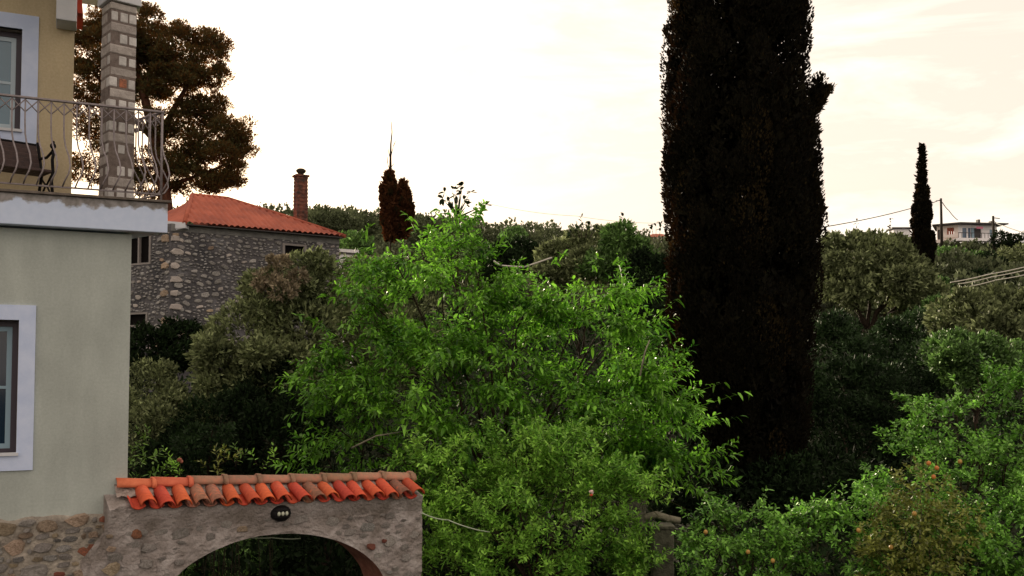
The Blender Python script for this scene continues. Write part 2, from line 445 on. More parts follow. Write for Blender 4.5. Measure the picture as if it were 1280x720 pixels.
# ------------------------------------------------------------------ rubble stones: a pool of meshes shared by all stones
def stone_mesh(name, m, rng, n=9):
    """unit stone: 1 wide, 1 high, bulging 1 towards -y"""
    ph = rng.uniform(0, 6.28); sq = rng.uniform(.25, .75)
    ring = []
    for k in range(n):
        a = ph + 2 * math.pi * (k + rng.uniform(-.3, .3)) / n
        c, s_ = math.cos(a), math.sin(a)
        r = .5 / max(abs(c), abs(s_)) * sq + .5 * (1 - sq); r *= rng.uniform(.76, 1.08)
        ring.append((c * r, s_ * r))
    V = [(x, .15, z) for x, z in ring]
    V += [(x * .96, -.5 + rng.uniform(-.15, .15), z * .96) for x, z in ring]
    tx, tz = rng.uniform(-.5, .5), rng.uniform(-.5, .5)
    V += [(x * .78 + rng.uniform(-.05, .05), -.85 + tx * x + tz * z + rng.uniform(-.16, .16), z * .78 + rng.uniform(-.05, .05)) for x, z in ring]
    V += [(rng.uniform(-.15, .15), -.9 + rng.uniform(-.15, .15), rng.uniform(-.15, .15))]
    Fc = []
    for l in range(2):
        for k in range(n):
            k2 = (k + 1) % n
            Fc.append((l * n + k, l * n + k2, (l + 1) * n + k2, (l + 1) * n + k))
    for k in range(n): Fc.append((2 * n + k, 2 * n + (k + 1) % n, 3 * n))
    mb = MB(); mb.add(V, Fc, False)
    me = mb.mesh(name, m)
    me.polygons.foreach_set('use_smooth', [False] * len(Fc))
    return me

prng = random.Random(5)
POOL = {k: [stone_mesh('stone', M[k], prng) for _ in range(7)] for k in ('stone_grey', 'stone_tan', 'stone_red', 'render_lump', 'col_stone')}
def put_stone(parent, x, y, z, w, h, d, kind, rng, name='stone'):
    o = bpy.data.objects.new(name, rng.choice(POOL[kind])); COL.objects.link(o)
    o.parent = parent; o.location = (x, y, z); o.scale = (w, d, h)
    o.rotation_euler = (rng.uniform(-.08, .08), rng.uniform(-.16, .16), rng.uniform(-.06, .06))
    return o

# ================================================================== THE YELLOW HOUSE ON THE LEFT
HF = Frame(161, 500, 10.4, R(25))
house = thing('plastered_house', 'plastered house at left with yellow upper floor, balcony and rubble stone base', 'house', HF.o, HF.a)
EX, EY = -.435, .90                                   # direction of the side wall in local axes
z_wall = HF.hit(160, 293)[1]
z_base = HF.hit(80, 647)[1]
# --- ground floor wall with its window opening
sr, zt = HF.hit(24, 400); zb = HF.hit(24, 569)[1]
sl = sr - 1.15
mb = MB()
wall_cells(mb, -6, -.5, z_base, z_wall, [(sl, sr, zb, zt)] , 0, .3)
mb.prism([(-.5, 0), (0, 0), (-.145, .3), (-.5, .3)], z_base, z_wall)
mb.prism([(-.145, .3), (-.145 + EX * 5, .3 + EY * 5), (-.445 + EX * 5, .3 + EY * 5), (-.445, .3)], 0, z_wall)
mb.build('ground_floor_wall', M['plaster_low'], house)
def framed_window(parent, sl, sr, zb, zt, y, tr_w, pale, glass, lab=None, curtain=False):
    """trim round the opening, dark outer frame, sash, panes: window > frame pieces"""
    w = MB()      # trim, proud of the wall
    w.box(sl - tr_w, sl, y - .022, y + .05, zb - tr_w, zt + tr_w)
    w.box(sr, sr + tr_w, y - .022, y + .05, zb - tr_w, zt + tr_w)
    w.box(sl, sr, y - .022, y + .05, zt, zt + tr_w)
    w.box(sl, sr, y - .022, y + .05, zb - tr_w, zb)
    tr = w.build('window', M['white'], parent)
    if lab: tr['label'] = lab
    w = MB(); w.box(sl - .02, sr + .02, y - .05, y + .02, zb - .001, zb + .03); w.build('sill', M['white_trim'], tr)
    w = MB()
    w.box(sr - .006, sr - .002, y + .05, y + .2, zb, zt); w.box(sl + .002, sl + .006, y + .05, y + .2, zb, zt); w.box(sl, sr, y + .05, y + .2, zt - .006, zt - .002)
    w.build('reveal', M['reveal'], tr)
    w = MB(); q = .065
    w.box(sr - q, sr - .007, y + .13, y + .2, zb, zt - .01); w.box(sl + .007, sl + q, y + .13, y + .2, zb, zt - .01)
    w.box(sl + q, sr - q, y + .13, y + .2, zt - q, zt - .01); w.box(sl + q, sr - q, y + .13, y + .2, zb, zb + q)
    w.build('outer_frame', M['frame_dark'], tr)
    mid = (sl + sr) / 2
    for a, b in ((sl + q, mid - .004), (mid + .004, sr - q)):
        w = MB(); e = .05; z0, z1 = zb + q, zt - q
        w.box(a, a + e, y + .145, y + .185, z0, z1); w.box(b - e, b, y + .145, y + .185, z0, z1)
        w.box(a + e, b - e, y + .145, y + .185, z1 - e, z1); w.box(a + e, b - e, y + .145, y + .185, z0, z0 + e)
        zm = z0 + (z1 - z0) * .5
        w.box(a + e, b - e, y + .15, y + .18, zm - .015, zm + .015)
        w.build('sash', pale, tr)
        w = MB(); w.box(a + e - .005, b - e + .005, y + .16, y + .168, z0 + e - .005, zm - .014); w.build('pane', glass, tr)
        w = MB(); w.box(a + e - .005, b - e + .005, y + .16, y + .168, zm + .014, z1 - e + .005); w.build('pane', glass, tr)
    w = MB(); w.box(sl + .01, sr - .01, y + .24, y + .25, zb, zt); w.build('dark_room', M['dark_room'], tr)
    return tr
framed_window(house, sl, sr, zb, zt, 0.0, .155, M['frame_pale'] if False else M['curtain'], M['glass_low'], 'white framed ground floor window cut by the left edge')

# --- balcony slab with fascia: the corner is an acute angle
z_st = HF.hit(205, 254, .15)[1]; z_sb = HF.hit(205, 291, .15)[1]
s_c = HF.hit(210, 270, .15)[0]
poly = [(-6, -.15), (s_c, -.15), (s_c + EX * 2.4, -.15 + EY * 2.4), (-6, -.15 + EY * 2.4)]
mb = MB(); mb.prism([(x, y) for x, y in poly], z_sb - z_st, 0)
o = mb.build('balcony_slab', M['fascia'], house, (0, 0, z_st)); bevel(o, .008)
mb = MB(); mb.prism([(-6, -.185), (s_c + .03, -.185), (s_c + .03 + EX * 2.4, -.185 + EY * 2.4), (-6, -.185 + EY * 2.4)], 0.002, .03)
o = mb.build('slab_coping', M['slab_tile'], house, (0, 0, z_st)); bevel(o, .006)
z_fl = z_st + .032
# --- upper wall, set back
yu = 1.1
su = HF.hit(92, 100, -yu)[0]
sr2, zt2 = HF.hit(28, 37, -yu); zb2 = HF.hit(28, 166, -yu)[1]
sl2 = sr2 - 1.2
ZT = 8.6
mb = MB(); wall_cells(mb, -6, su - .2, z_fl, ZT, [(sl2, sr2, zb2, zt2)], yu, yu + .25)
mb.prism([(su - .2, yu), (su, yu), (su - .12, yu + .25), (su - .2, yu + .25)], z_fl, ZT)
mb.prism([(su - .12, yu + .25), (su - .12 + EX * 4, yu + .25 + EY * 4), (su - .42 + EX * 4, yu + .25 + EY * 4), (su - .42, yu + .25)], z_fl, ZT)
mb.build('upper_floor_wall', M['plaster_up'], house)
framed_window(house, sl2, sr2, zb2, zt2, yu, .17, M['frame_pale'], M['glass'], 'white framed upper window with pale blue sashes')
# --- roof beam end, porch roof above the picture
sb0 = HF.hit(70, 20, -.75)[0]; sb1, zbb = HF.hit(96, 27, -.75)
mb = MB(); mb.box(sb0, sb1, .75, yu - .002, zbb, ZT); o = mb.build('beam_end', M['white_trim'], house); bevel(o, .01)
zcap = HF.hit(145, 8, -.16)[1]
mb = MB()
mb.box(-6, .25, -.5, 3.5, ZT + .004, ZT + .12); o = mb.build('porch_roof', M['white_trim'], house)
s0_, z0_ = HF.hit(97, 2, -1.0); s1_, z1_ = HF.hit(104, 17, -1.0)
mb = MB(); mb.add([(s0_ - .05, 1.02, z0_ + .3), (s0_ + .02, 1.02, z0_ + .3), (s1_, 1.02, z1_), (s1_ - .06, 1.02, z1_ + .01), (s0_ - .05, 1.6, z0_ + .3), (s0_ + .02, 1.6, z0_ + .3), (s1_, 1.6, z1_), (s1_ - .06, 1.6, z1_ + .01)],
                  [(0, 1, 2, 3), (4, 7, 6, 5), (1, 5, 6, 2), (0, 3, 7, 4), (3, 2, 6, 7), (0, 4, 5, 1)])
mb.build('eave_tile', M['tile_red'], house)

# --- stone column, part > single stones
sc = HF.hit(146, 200, -.16)[0]
CW = .30
col = bpy.data.objects.new('column', None); COL.objects.link(col); col.parent = house
col.location = (sc, .17, 0); col.rotation_euler = (0, 0, R(17)); col['label'] = 'square column of alternating large and triple small stones'
h = CW / 2
mb = MB(); mb.box(-h + .012, h - .012, -h + .012, h - .012, z_fl, zcap); mb.build('mortar_core', M['col_joint'], col)
def course_block(x0, x1, y0, y1, z0, z1, m):
    mb = MB(); g = .009; r_ = random.uniform
    a = [r_(-.006, .006) for _ in range(6)]
    mb.box(x0 + g + a[0], x1 - g + a[1], y0 + g + a[2], y1 - g + a[3], z0 + g, z1 - g)
    o = mb.build('stone', m, col); bevel(o, .012, 2); return o
z = z_fl + .01; i = 0
while z < zcap - .05:
    hh = .118 if i % 2 else .125
    z1 = min(z + hh, zcap)
    if i % 2:
        course_block(-h, h, -h, h, z, z1, M['col_stone'])
    else:
        for q in range(3):
            a = -h + CW * q / 3; red = (i in (10, 20)) and q == 1
            course_block(a, a + CW / 3, -h, -h + .12, z, z1, M['stone_red'] if red else M['col_small'])
        for (xa, xb) in ((-h, -h + .1), (h - .1, h)):
            for (ya, yb) in ((-h + .12, -.0), (-.0, h)):
                course_block(xa, xb, ya, yb, z, z1, M['col_small'] if xa > 0 else M['col_stone'])
    z = z1; i += 1
mb = MB()
mb.box(-h - .03, h + .03, -h - .03, h + .03, zcap, zcap + .09); mb.box(-h - .01, h + .01, -h - .01, h + .01, zcap + .09, ZT)
o = mb.build('capital', M['white_trim'], col); bevel(o, .01)
# curved bracket from the column up to the left
mb = MB(); n_ = 8; pts = []
for k in range(n_ + 1):
    a = k / n_ * math.pi / 2
    pts.append((-h - .30 + .30 * math.cos(a), zcap + .02 + .34 * math.sin(a)))
for k in range(n_):
    (xa, za), (xb, zb_) = pts[k], pts[k + 1]
    mb.add([(xa, -.11, za), (xb, -.11, zb_), (xb, -.11, ZT), (xa, -.11, ZT), (xa, .11, za), (xb, .11, zb_), (xb, .11, ZT), (xa, .11, ZT)],
           [(0, 1, 2, 3), (4, 7, 6, 5), (0, 4, 5, 1)])
mb.build('arch_bracket', M['white_trim'], col)

# --- railing: part > balusters, braces, rails
s_rc, z_rt = HF.hit(203, 139, .10)
rail_h = z_rt - z_fl
yr = -.10
rail = bpy.data.objects.new('railing', None); COL.objects.link(rail); rail.parent = house; rail.location = (0, 0, z_fl)
rail['label'] = 'grey bulging wrought iron balcony railing'
rx0 = -2.4
mb = MB(); mb.box(rx0, s_rc + .02, yr - .022, yr + .022, rail_h - .022, rail_h); o = mb.build('top_rail', M['iron'], rail); bevel(o, .005)
ret = 1.22
def RP(d, out, z): # point on the return side
    nx_, ny_ = EY, -EX
    return (s_rc + EX * d + nx_ * out, yr + EY * d + ny_ * out, z)
mb = MB(); mb.tube([RP(0, 0, rail_h - .012), RP(ret, 0, rail_h - .012)], .018, 4); mb.build('top_rail', M['iron'], rail)
prof = [(rail_h - .02, 0, 0), (.72, 0, .0), (.60, .0, .005), (.50, .02, .02), (.38, .09, .055), (.27, .155, .07), (.19, .165, .055), (.12, .12, .02), (.075, .03, 0)]
mb = MB(); mb.tube([(0, -o_, z_) if False else (sl_, -o_, z_) for z_, o_, sl_ in prof], .0085, 5)
bal_me = mb.mesh('baluster', M['iron'])
mb = MB(); mb.tube([(sl_ * 0 + 0, -o_, z_) for z_, o_, sl_ in prof], .0085, 5)
bal2_me = mb.mesh('baluster', M['iron'])
sp = .122; n_b = int((s_rc - rx0) / sp)
mb = MB(); mb.tube([(0, 0, .0), (sp, 0, .13)], .006, 4); mb.tube([(sp, 0.004, .0), (0, 0.004, .13)], .006, 4)
x_me = mb.mesh('cross_brace', M['iron'])
for k in range(n_b + 1):
    x = s_rc - k * sp
    o = link('baluster', bal_me, rail, (x, yr, 0))
    if k: link('cross_brace', x_me, rail, (x, yr, rail_h - .16))
mb = MB(); mb.box(rx0, s_rc, yr - .012, yr + .012, .062, .078); mb.build('bottom_rail', M['iron'], rail)
for k in range(1, 10):
    d = k * ret / 9
    p_ = RP(d, 0, 0)
    o = link('baluster', bal2_me, rail, p_); o.rotation_euler = (0, 0, math.atan2(EY, EX))
    o = link('cross_brace', x_me, rail, (p_[0], p_[1], rail_h - .16)); o.rotation_euler = (0, 0, math.atan2(-EY, -EX))
mb = MB(); mb.tube([RP(0, 0, .07), RP(ret, 0, .07)], .011, 4); mb.build('bottom_rail', M['iron'], rail)
mb = MB(); mb.tube([(s_rc, yr, 0), (s_rc, yr, rail_h)], .014, 6); mb.build('corner_post', M['iron'], rail)

# --- bench on the balcony
yb_ = .72
sb_r = HF.hit(52, 200, -yb_)[0]; zseat = HF.hit(60, 218, -yb_)[1]; zbk = HF.hit(50, 180, -yb_)[1]
bench = thing('garden_bench', 'black wrought iron bench with dark slats behind the balcony railing', 'bench', HF.P(sb_r, -yb_, z_fl), HF.a + R(20))
zs = zseat - z_fl; zk = zbk - z_fl
BL = 1.0
for k in range(5):
    f = k / 4
    mb = MB(); mb.box(-BL, 0, .06 + f * .10, .08 + f * .10, zs + .07 + f * (zk - zs - .12), zs + .07 + f * (zk - zs - .12) + .055); o = mb.build('back_slat', M['slat'], bench); bevel(o, .006)
for k in range(4):
    mb = MB(); mb.box(-BL, .02, -.30 + k * .09, -.30 + k * .09 + .07, zs - .03, zs); o = mb.build('seat_slat', M['slat'], bench); bevel(o, .006)
for sx in (.02, -BL):
    mb = MB()
    mb.tube([(sx, .20, zk + .05), (sx, .10, zs + .15), (sx, .04, zs), (sx, .10, zs - .15), (sx, .16, 0)], .017, 6)
    mb.tube([(sx, -.32, 0), (sx, -.26, zs - .12), (sx, -.30, zs - .02), (sx, -.27, zs + .12), (sx, -.32, zs + .2)], .017, 6)
    mb.tube([(sx, .12, zs + .19), (sx, -.10, zs + .17), (sx, -.26, zs + .21), (sx, -.33, zs + .26), (sx, -.30, zs + .31), (sx, -.24, zs + .28)], .016, 6)
    mb.tube([(sx, .14, .03), (sx, -.1, zs - .13), (sx, -.31, .03)], .012, 6)
    mb.tube([(sx, .06, zs - .04), (sx, -.1, zs - .15), (sx, -.27, zs - .04)], .012, 6)
    mb.ball((sx, -.285, zs + .27), .035, 8, 5)
    mb.build('side_frame', M['iron_black'], bench)
mb = MB(); mb.tube([(-BL, .19, zk + .02), (0, .19, zk + .02)], .015, 6); mb.build('top_bar', M['iron_black'], bench)

# --- rubble base of the house
base_top = z_base
mb = MB()
nx, nz_ = 70, 34; V = []; x0, x1 = -6.0, .05
for j in range(nz_ + 1):
    for i in range(nx + 1):
        s = x0 + (x1 - x0) * (i / nx) ** .55; z = base_top * j / nz_
        top = 1 if j < nz_ else 0
        y = -.055 + .03 * noise.noise((s * 4, z * 4, 1)) + .012 * noise.noise((s * 14, z * 14, 5))
        zz = z + (.05 * noise.noise((s * 5, 0, 9)) + .02 if j == nz_ else 0)
        V.append((s, y, zz))
Fc = [(j * (nx + 1) + i, j * (nx + 1) + i + 1, (j + 1) * (nx + 1) + i + 1, (j + 1) * (nx + 1) + i) for j in range(nz_) for i in range(nx)]
b = len(V)
for i in range(nx + 1): V.append((V[nz_ * (nx + 1) + i][0], .02, V[nz_ * (nx + 1) + i][2] + .005))
Fc += [(nz_ * (nx + 1) + i, nz_ * (nx + 1) + i + 1, b + i + 1, b + i) for i in range(nx)]
mb.add(V, Fc, True)
base = mb.build('stone_base', M['mortar_base'], house)
rs = random.Random(21)
taken = []
for n_, w0, w1, h0, h1 in ((26, .20, .34, .10, .17), (90, .11, .20, .06, .11), (230, .045, .10, .03, .06)):
    got = t_ = 0
    while got < n_ and t_ < 6000:
        t_ += 1
        s = rs.uniform(-1.7, .0); z = rs.uniform(base_top - 1.0, base_top - .02); w = rs.uniform(w0, w1); hh = rs.uniform(h0, h1)
        if any(abs(s - a_) < (w + c_) * .47 and abs(z - b_) < (hh + d_) * .47 for a_, b_, c_, d_ in taken): continue
        taken.append((s, z, w, hh)); got += 1
        kind = rs.choices(['stone_grey', 'stone_tan', 'render_lump', 'stone_red'], [5, 3, 3, .8])[0]
        put_stone(base, s, -.052, z, w, hh, rs.uniform(.018, .05), kind, rs)
# hidden rear of the house below the slab
mb = MB(); mb.prism([(-6, .31), (-.6, .31), (-.6 + EX * 4, .31 + EY * 4), (-6, .31 + EY * 4)], 0, z_wall - .3); mb.build('inner_mass', M['dark_room'], house)

# ================================================================== GATEWAY
GF = Frame(151, 640, 10.10, R(32))
SG = GF.hit(528, 650)[0]
gate = thing('stone_gateway', 'rendered stone gateway with a wide arch and a red clay tiled top', 'gateway', GF.o, GF.a)
zL = GF.hit(150, 643)[1]; zR = GF.hit(522, 634)[1]
TH = .74
def top_z(s): return zL + (zR - zL) * s / SG - max(0.0, -.02 - s) * 1.6
sA, zA = GF.hit(210, 722); sB, zB = GF.hit(474, 722); sP, zP = GF.hit(335, 669)
# circle-like ellipse through the two feet and the crown
ac = (sA + sB) / 2; hw = 1.30; drop = zP - (zA + zB) / 2
ra = (sB - sA) / 2
hw = max(hw, ra * 1.10)
rise = drop / (1 - math.sqrt(max(0.0, 1 - (ra / hw) ** 2)))
z_spr = zP - rise
tilt = (zR - zL) / SG
def arch_z(s):
    k = (s - ac) / hw
    return z_spr + rise * math.sqrt(max(0, 1 - k * k)) + tilt * (s - ac) * .6
def relief(s, z, side):
    return (.026 * noise.noise((s * 3.1, z * 3.1, side)) + .030 * abs(noise.noise((s * 6.5, z * 9.5, side + 4))) + .014 * abs(noise.noise((s * 17, z * 21, side + 7))) + .006 * noise.noise((s * 40, z * 40, side + 7)))
def bend(s): return .30 * (max(0.0, .12 - s) / .5) ** 1.5
def grid(mb, scol, lo, hi, rows, y, side):
    V = []
    for s in scol:
        a, b = lo(s), hi(s)
        for j in range(rows + 1):
            z = a + (b - a) * j / rows
            V.append((s, y + relief(s, z, side) * (1 if side == 0 else -1) + (bend(s) if side == 0 else 0), z))
    n = rows + 1
    Fc = [(i * n + j, (i + 1) * n + j, (i + 1) * n + j + 1, i * n + j + 1) for i in range(len(scol) - 1) for j in range(rows)]
    mb.add(V, Fc, True)
s_in0, s_in1 = ac - hw, ac + hw
s_in1 = min(s_in1, SG - .22); 
cols_l = list(np.linspace(-.38, s_in0, 50)); cols_m = [ac - hw * math.cos(math.pi * k / 150) for k in range(151)]
cols_m = [s for s in cols_m if s <= s_in1 + 1e-6]
if cols_m[-1] < s_in1 - 1e-4: cols_m.append(s_in1)
cols_r = list(np.linspace(s_in1, SG, 26))
mb = MB()
for side, y in ((0, 0.0), (9, TH)):
    grid(mb, cols_l, lambda s: 0.0, top_z, 130, y, side)
    grid(mb, cols_m, arch_z, top_z, 50, y, side)
    grid(mb, cols_r, lambda s: 0.0, top_z, 130, y, side)
# end face, top face
nz_ = 50; V = []
for j in range(nz_ + 1):
    z = top_z(SG) * j / nz_
    for q in range(7):
        y = TH * q / 6
        e = .02 * noise.noise((y * 5, z * 4, 30))
        V.append((SG + (e if 0 < q < 6 else 0), y + (relief(SG, z, 0) if q == 0 else -relief(SG, z, 9) if q == 6 else 0), z))
mb.add(V, [(j * 7 + q, j * 7 + q + 1, (j + 1) * 7 + q + 1, (j + 1) * 7 + q) for j in range(nz_) for q in range(6)], True)
mb.add([(-.12, 0, top_z(-.12)), (SG, 0, top_z(SG)), (SG, TH, top_z(SG)), (-.12, TH, top_z(-.12))], [(0, 1, 2, 3)])
gw = mb.build('wall', M['mortar'], gate)
mb = MB(); V = []
path = [(s_in0, 0)] + [(s_in0, z) for z in np.linspace(.2, arch_z(s_in0) - .02, 8)] + [(s, arch_z(s)) for s in cols_m] + [(s_in1, z) for z in np.linspace(arch_z(s_in1) - .05, 0, 9)]
for (s, z) in path:
    for q in range(6):
        y = TH * q / 5
        yy = relief(s, z, 0) if q == 0 else TH - relief(s, z, 9) if q == 5 else y
        e = .015 * noise.noise((y * 6, s * 5, z * 5)) if 0 < q < 5 else 0
        V.append((s + e, yy, z + e))
mb.add(V, [(i * 6 + q, i * 6 + q + 1, (i + 1) * 6 + q + 1, (i + 1) * 6 + q) for i in range(len(path) - 1) for q in range(5)], True)
mb.build('arch_soffit', M['soffit'], gate)
# stones and a brick showing through the render
rs = random.Random(8)
tries = 0; placed = []
while len(placed) < 70 and tries < 4000:
    tries += 1
    s = rs.uniform(-.1, SG - .04); z = rs.uniform(top_z(s) - 1.1, top_z(s) - .08)
    w = rs.uniform(.06, .19); hh = w * rs.uniform(.4, .75)
    if s > SG - w * .6: continue
    if s_in0 - w < s < s_in1 + w * .6 and z < arch_z(min(max(s, s_in0), s_in1)) + .04 + hh: continue
    if any(abs(s - a) < (w + c) * .52 and abs(z - b) < (hh + d) * .52 for a, b, c, d in placed): continue
    placed.append((s, z, w, hh))
    put_stone(gw, s, .014, z, w * 1.15, hh * 1.15, rs.uniform(.016, .034), rs.choices(['render_lump', 'stone_grey', 'stone_tan'], [14, 1, .8])[0], rs)
for (u_, v_, w, hh) in ((464, 683, .13, .09), (170, 668, .12, .12), (480, 676, .07, .05)):
    s, z = GF.hit(u_, v_); put_stone(gw, s, .0, z, w, hh, .04, 'stone_red', rs)

# tiles ----------------------------------------------------------------
def barrel(L_, r0, r1, th, sag=False, n=8, arc=math.pi):
    """half round tile along -y, open below (or above when sag)"""
    V = []; sgn = -1 if sag else 1
    for (y, r) in ((0, r0), (-L_ * .5, (r0 + r1) / 2), (-L_, r1)):
        for rr in (r, r - th):
            for k in range(n + 1):
                a = (math.pi - arc) / 2 + arc * k / n
                V.append((rr * math.cos(a), y, sgn * rr * math.sin(a)))
    m = n + 1; Fc = []
    for j in range(2):
        o0 = j * 2 * m; o1 = (j + 1) * 2 * m
        for k in range(n):
            Fc.append((o0 + k, o0 + k + 1, o1 + k + 1, o1 + k)); Fc.append((o0 + m + k, o1 + m + k, o1 + m + k + 1, o0 + m + k + 1))
        Fc.append((o0, o1, o1 + m, o0 + m)); Fc.append((o0 + n, o0 + m + n, o1 + m + n, o1 + n))
    for k in range(n):
        Fc.append((k, m + k, m + k + 1, k + 1)); o0 = 4 * m; Fc.append((o0 + k, o0 + k + 1, o0 + m + k + 1, o0 + m + k))
    return V, Fc
yr_, ye = .28, -.15
zrL = GF.hit(165, 613, -yr_)[1]; zrR = GF.hit(505, 604, -yr_)[1]
def ridge_z(s): return zrL + (zrR - zrL) * s / SG
zeL = GF.hit(210, 634, .15)[1]; zeR = GF.hit(515, 622, .15)[1]
def eave_z(s): return zeL + (zeR - zeL) * s / SG
slope = math.atan2((ridge_z(1) - eave_z(1)), yr_ - ye)
LT = math.hypot(ridge_z(1) - eave_z(1), yr_ - ye)
pitch_t = (GF.hit(525, 628, .15)[0] - GF.hit(209, 636, .15)[0]) / 16.0
rt = pitch_t * .47
tm = {}
for key in ('tile_red', 'tile_old'):
    V, Fc = barrel(LT, rt * .80, rt * .97, .012); b_ = MB(); b_.add(V, Fc, True); tm[key] = b_.mesh('cover_tile', M[key])
    V, Fc = barrel(LT * .95, rt * 1.0, rt * 1.0, .012, True, 6, 2.0); b_ = MB(); b_.add(V, Fc, True); tm[key + 'p'] = b_.mesh('pan_tile', M[key])
roofp = bpy.data.objects.new('tiled_top', None); COL.objects.link(roofp); roofp.parent = gate
rs = random.Random(4)
s_first = GF.hit(209, 636, .15)[0] - pitch_t
nt_ = 18
for k in range(nt_):
    s = s_first + k * pitch_t
    old = k in (3, 4, 10, 16)
    key = 'tile_old' if old else 'tile_red'
    for back in (0, 1):
        o = link('cover_tile', tm[key], roofp, (s + rs.uniform(-.008, .008), yr_ + rs.uniform(-.02, .02), ridge_z(s) + .022 + rs.uniform(-.008, .008)))
        o.rotation_euler = (slope + rs.uniform(-.04, .04), rs.uniform(-.06, .06), rs.uniform(-.06, .06) + (math.pi if back else 0))
        if back: o.rotation_euler = (slope, 0, math.pi)
        sp_ = s - pitch_t / 2
        o = link('pan_tile', tm['tile_red' + 'p' if not old else 'tile_oldp'], roofp, (sp_, yr_, ridge_z(sp_) + .022 + rt * .45))
        o.rotation_euler = (slope, 0, math.pi * back)
# mortar bed between tiles and ridge
mb = MB(); nx = 160; V = []
for i in range(nx + 1):
    s = -.02 + (SG - .02) * i / nx
    for q in range(9):
        y = yr_ - .15 + .30 * q / 8; c = 1 - abs(q - 4) / 4
        z = ridge_z(s) + .0 + .075 * c + .03 * noise.noise((s * 16, y * 16, 3)) - .045 * (1 - c)
        V.append((s, y, z))
mb.add(V, [(i * 9 + q, (i + 1) * 9 + q, (i + 1) * 9 + q + 1, i * 9 + q + 1) for i in range(nx) for q in range(8)], True)
mb.build('mortar_bed', M['tile_mortar'], roofp)
# solid under the tiles
mb = MB()
prof_ = [(.05, lambda s: top_z(s) - .16), (-.06, lambda s: eave_z(s) - .005), (yr_, lambda s: ridge_z(s) - .03), (TH + .06, lambda s: eave_z(s) - .005), (TH + .06, lambda s: top_z(s) - .01)]
V = [(s, y, f(s)) for s in (-.12, SG - .02) for y, f in prof_]
mb.add(V, [(0, 1, 2, 3, 4), (9, 8, 7, 6, 5), (0, 5, 6, 1), (1, 6, 7, 2), (2, 7, 8, 3), (3, 8, 9, 4), (0, 4, 9, 5)])
mb.build('tile_bedding', M['mortar'], roofp)
# render smoothed against the house at the left end
mb = MB()
V = []; n2, n3 = 16, 12
for j in range(n2 + 1):
    k = j / n2
    for i in range(n3 + 1):
        q_ = i / n3; s = -.26 + .46 * q_; z = eave_z(0) + .03 - max(0.0, -.06 - s) * 3.2 - .62 * k
        yy = -.115 * (1 - k) ** 1.3 * math.exp(-((s + .05) / .13) ** 2) + .005 + .03 * noise.noise((s * 9, z * 9, 12)) - .01
        V.append((s, yy + bend(s), z))
mb.add(V, [(j * (n3 + 1) + i, j * (n3 + 1) + i + 1, (j + 1) * (n3 + 1) + i + 1, (j + 1) * (n3 + 1) + i) for j in range(n2) for i in range(n3)], True)
mb.build('gable_render', M['mortar'], roofp)
# ridge tiles
rl = GF.hit(190, 600, -yr_)[0] - GF.hit(150, 600, -yr_)[0]
nr = 9; rl = (SG - .02) / nr
for k in range(nr):
    key = 'tile_ridge_red' if k < 2 else 'tile_ridge'
    V, Fc = barrel(rl + .05, .094, .084, .014); V = [(y_, x_, z_) for x_, y_, z_ in V]
    b_ = MB(); b_.add([(-v[0], v[1], v[2]) for v in V], Fc, True)
    # lip at the covering end
    V, Fc = barrel(.05, .112, .108, .022); b_.add([(-(y_) + rl - .03, x_, z_ - .004) for x_, y_, z_ in V], Fc, True)
    s = .0 + k * rl
    o = b_.build('ridge_tile', M[key], roofp, (s - .01, yr_, ridge_z(s) + .055 + rs.uniform(-.004, .004)))
    o.rotation_euler = (rs.uniform(-.05, .05), -math.atan(tilt) + rs.uniform(-.015, .015), rs.uniform(-.02, .02))

# wall lamp -------------------------------------------------------------
s, z = GF.hit(352, 642, .07)
lp = GF.P(s, 0, z)
lamp = thing('wall_lamp', 'round black bulkhead lamp under the tiles above the arch', 'lamp', lp, GF.a)
mb = MB(); n = 16
V = []
for (r_, y) in ((.115, .03), (.115, -.06), (.10, -.095), (.06, -.115), (0.001, -.12)):
    for k in range(n): V.append((r_ * math.cos(2 * math.pi * k / n), y, .82 * r_ * math.sin(2 * math.pi * k / n)))
mb.add(V, [(j * n + k, j * n + (k + 1) % n, (j + 1) * n + (k + 1) % n, (j + 1) * n + k) for j in range(4) for k in range(n)], True)
mb.build('housing', M['iron_black'], lamp)
for q in (-1, 0, 1):
    mb = MB(); mb.ball((q * .045, -.118, .005), .024, 8, 6, (.82, .6, 1.1)); mb.build('glass', M['lamp_glass'], lamp)
mb = MB()
for z_ in (-.032, .042): mb.tube([(-.09, -.10, z_), (-.05, -.128, z_), (.05, -.128, z_), (.09, -.10, z_)], .006, 5)
mb.build('guard', M['iron_black'], lamp)

# ================================================================== STONE HOUSE
SF = Frame(214, 300, 36.0, R(34))
LFr = Frame(214, 300, 36.0, R(-30))
z_ev = SF.hit(232, 279, .35)[1]; gz = ground_z(SF.o.x, SF.o.y) - 1.0
sh = thing('stone_house', 'rough grey stone house with orange red hipped tile roof and brick chimney', 'house', (SF.o.x, SF.o.y, 0))
def SP(fr):
    o = Vector((SF.o.x, SF.o.y, 0))
    return lambda s, y, z: tuple(fr.P(s, -y, z) - o)
fR, fL = SP(SF), SP(LFr)
s_end = SF.hit(424, 300)[0]
h1 = SF.hit(354, 304); h1b = SF.hit(382, 324)
wl0 = LFr.hit(163.5, 294); wl1 = LFr.hit(188, 330)
wl2 = LFr.hit(163.5, 391); wl3 = LFr.hit(184, 408)
holesR = [(h1[0], h1b[0], h1b[1], h1[1])]
holesL = [(wl0[0] - .25, wl1[0], wl1[1], wl0[1]), (wl2[0] - .25, wl3[0], wl3[1], wl2[1])]
m_shw = rough_mat('stone_house_mortar', (.045, .045, .052), (.14, .138, .15), 1.2, .97, .8, 14, c3=(.09, .085, .09), dist=.05)
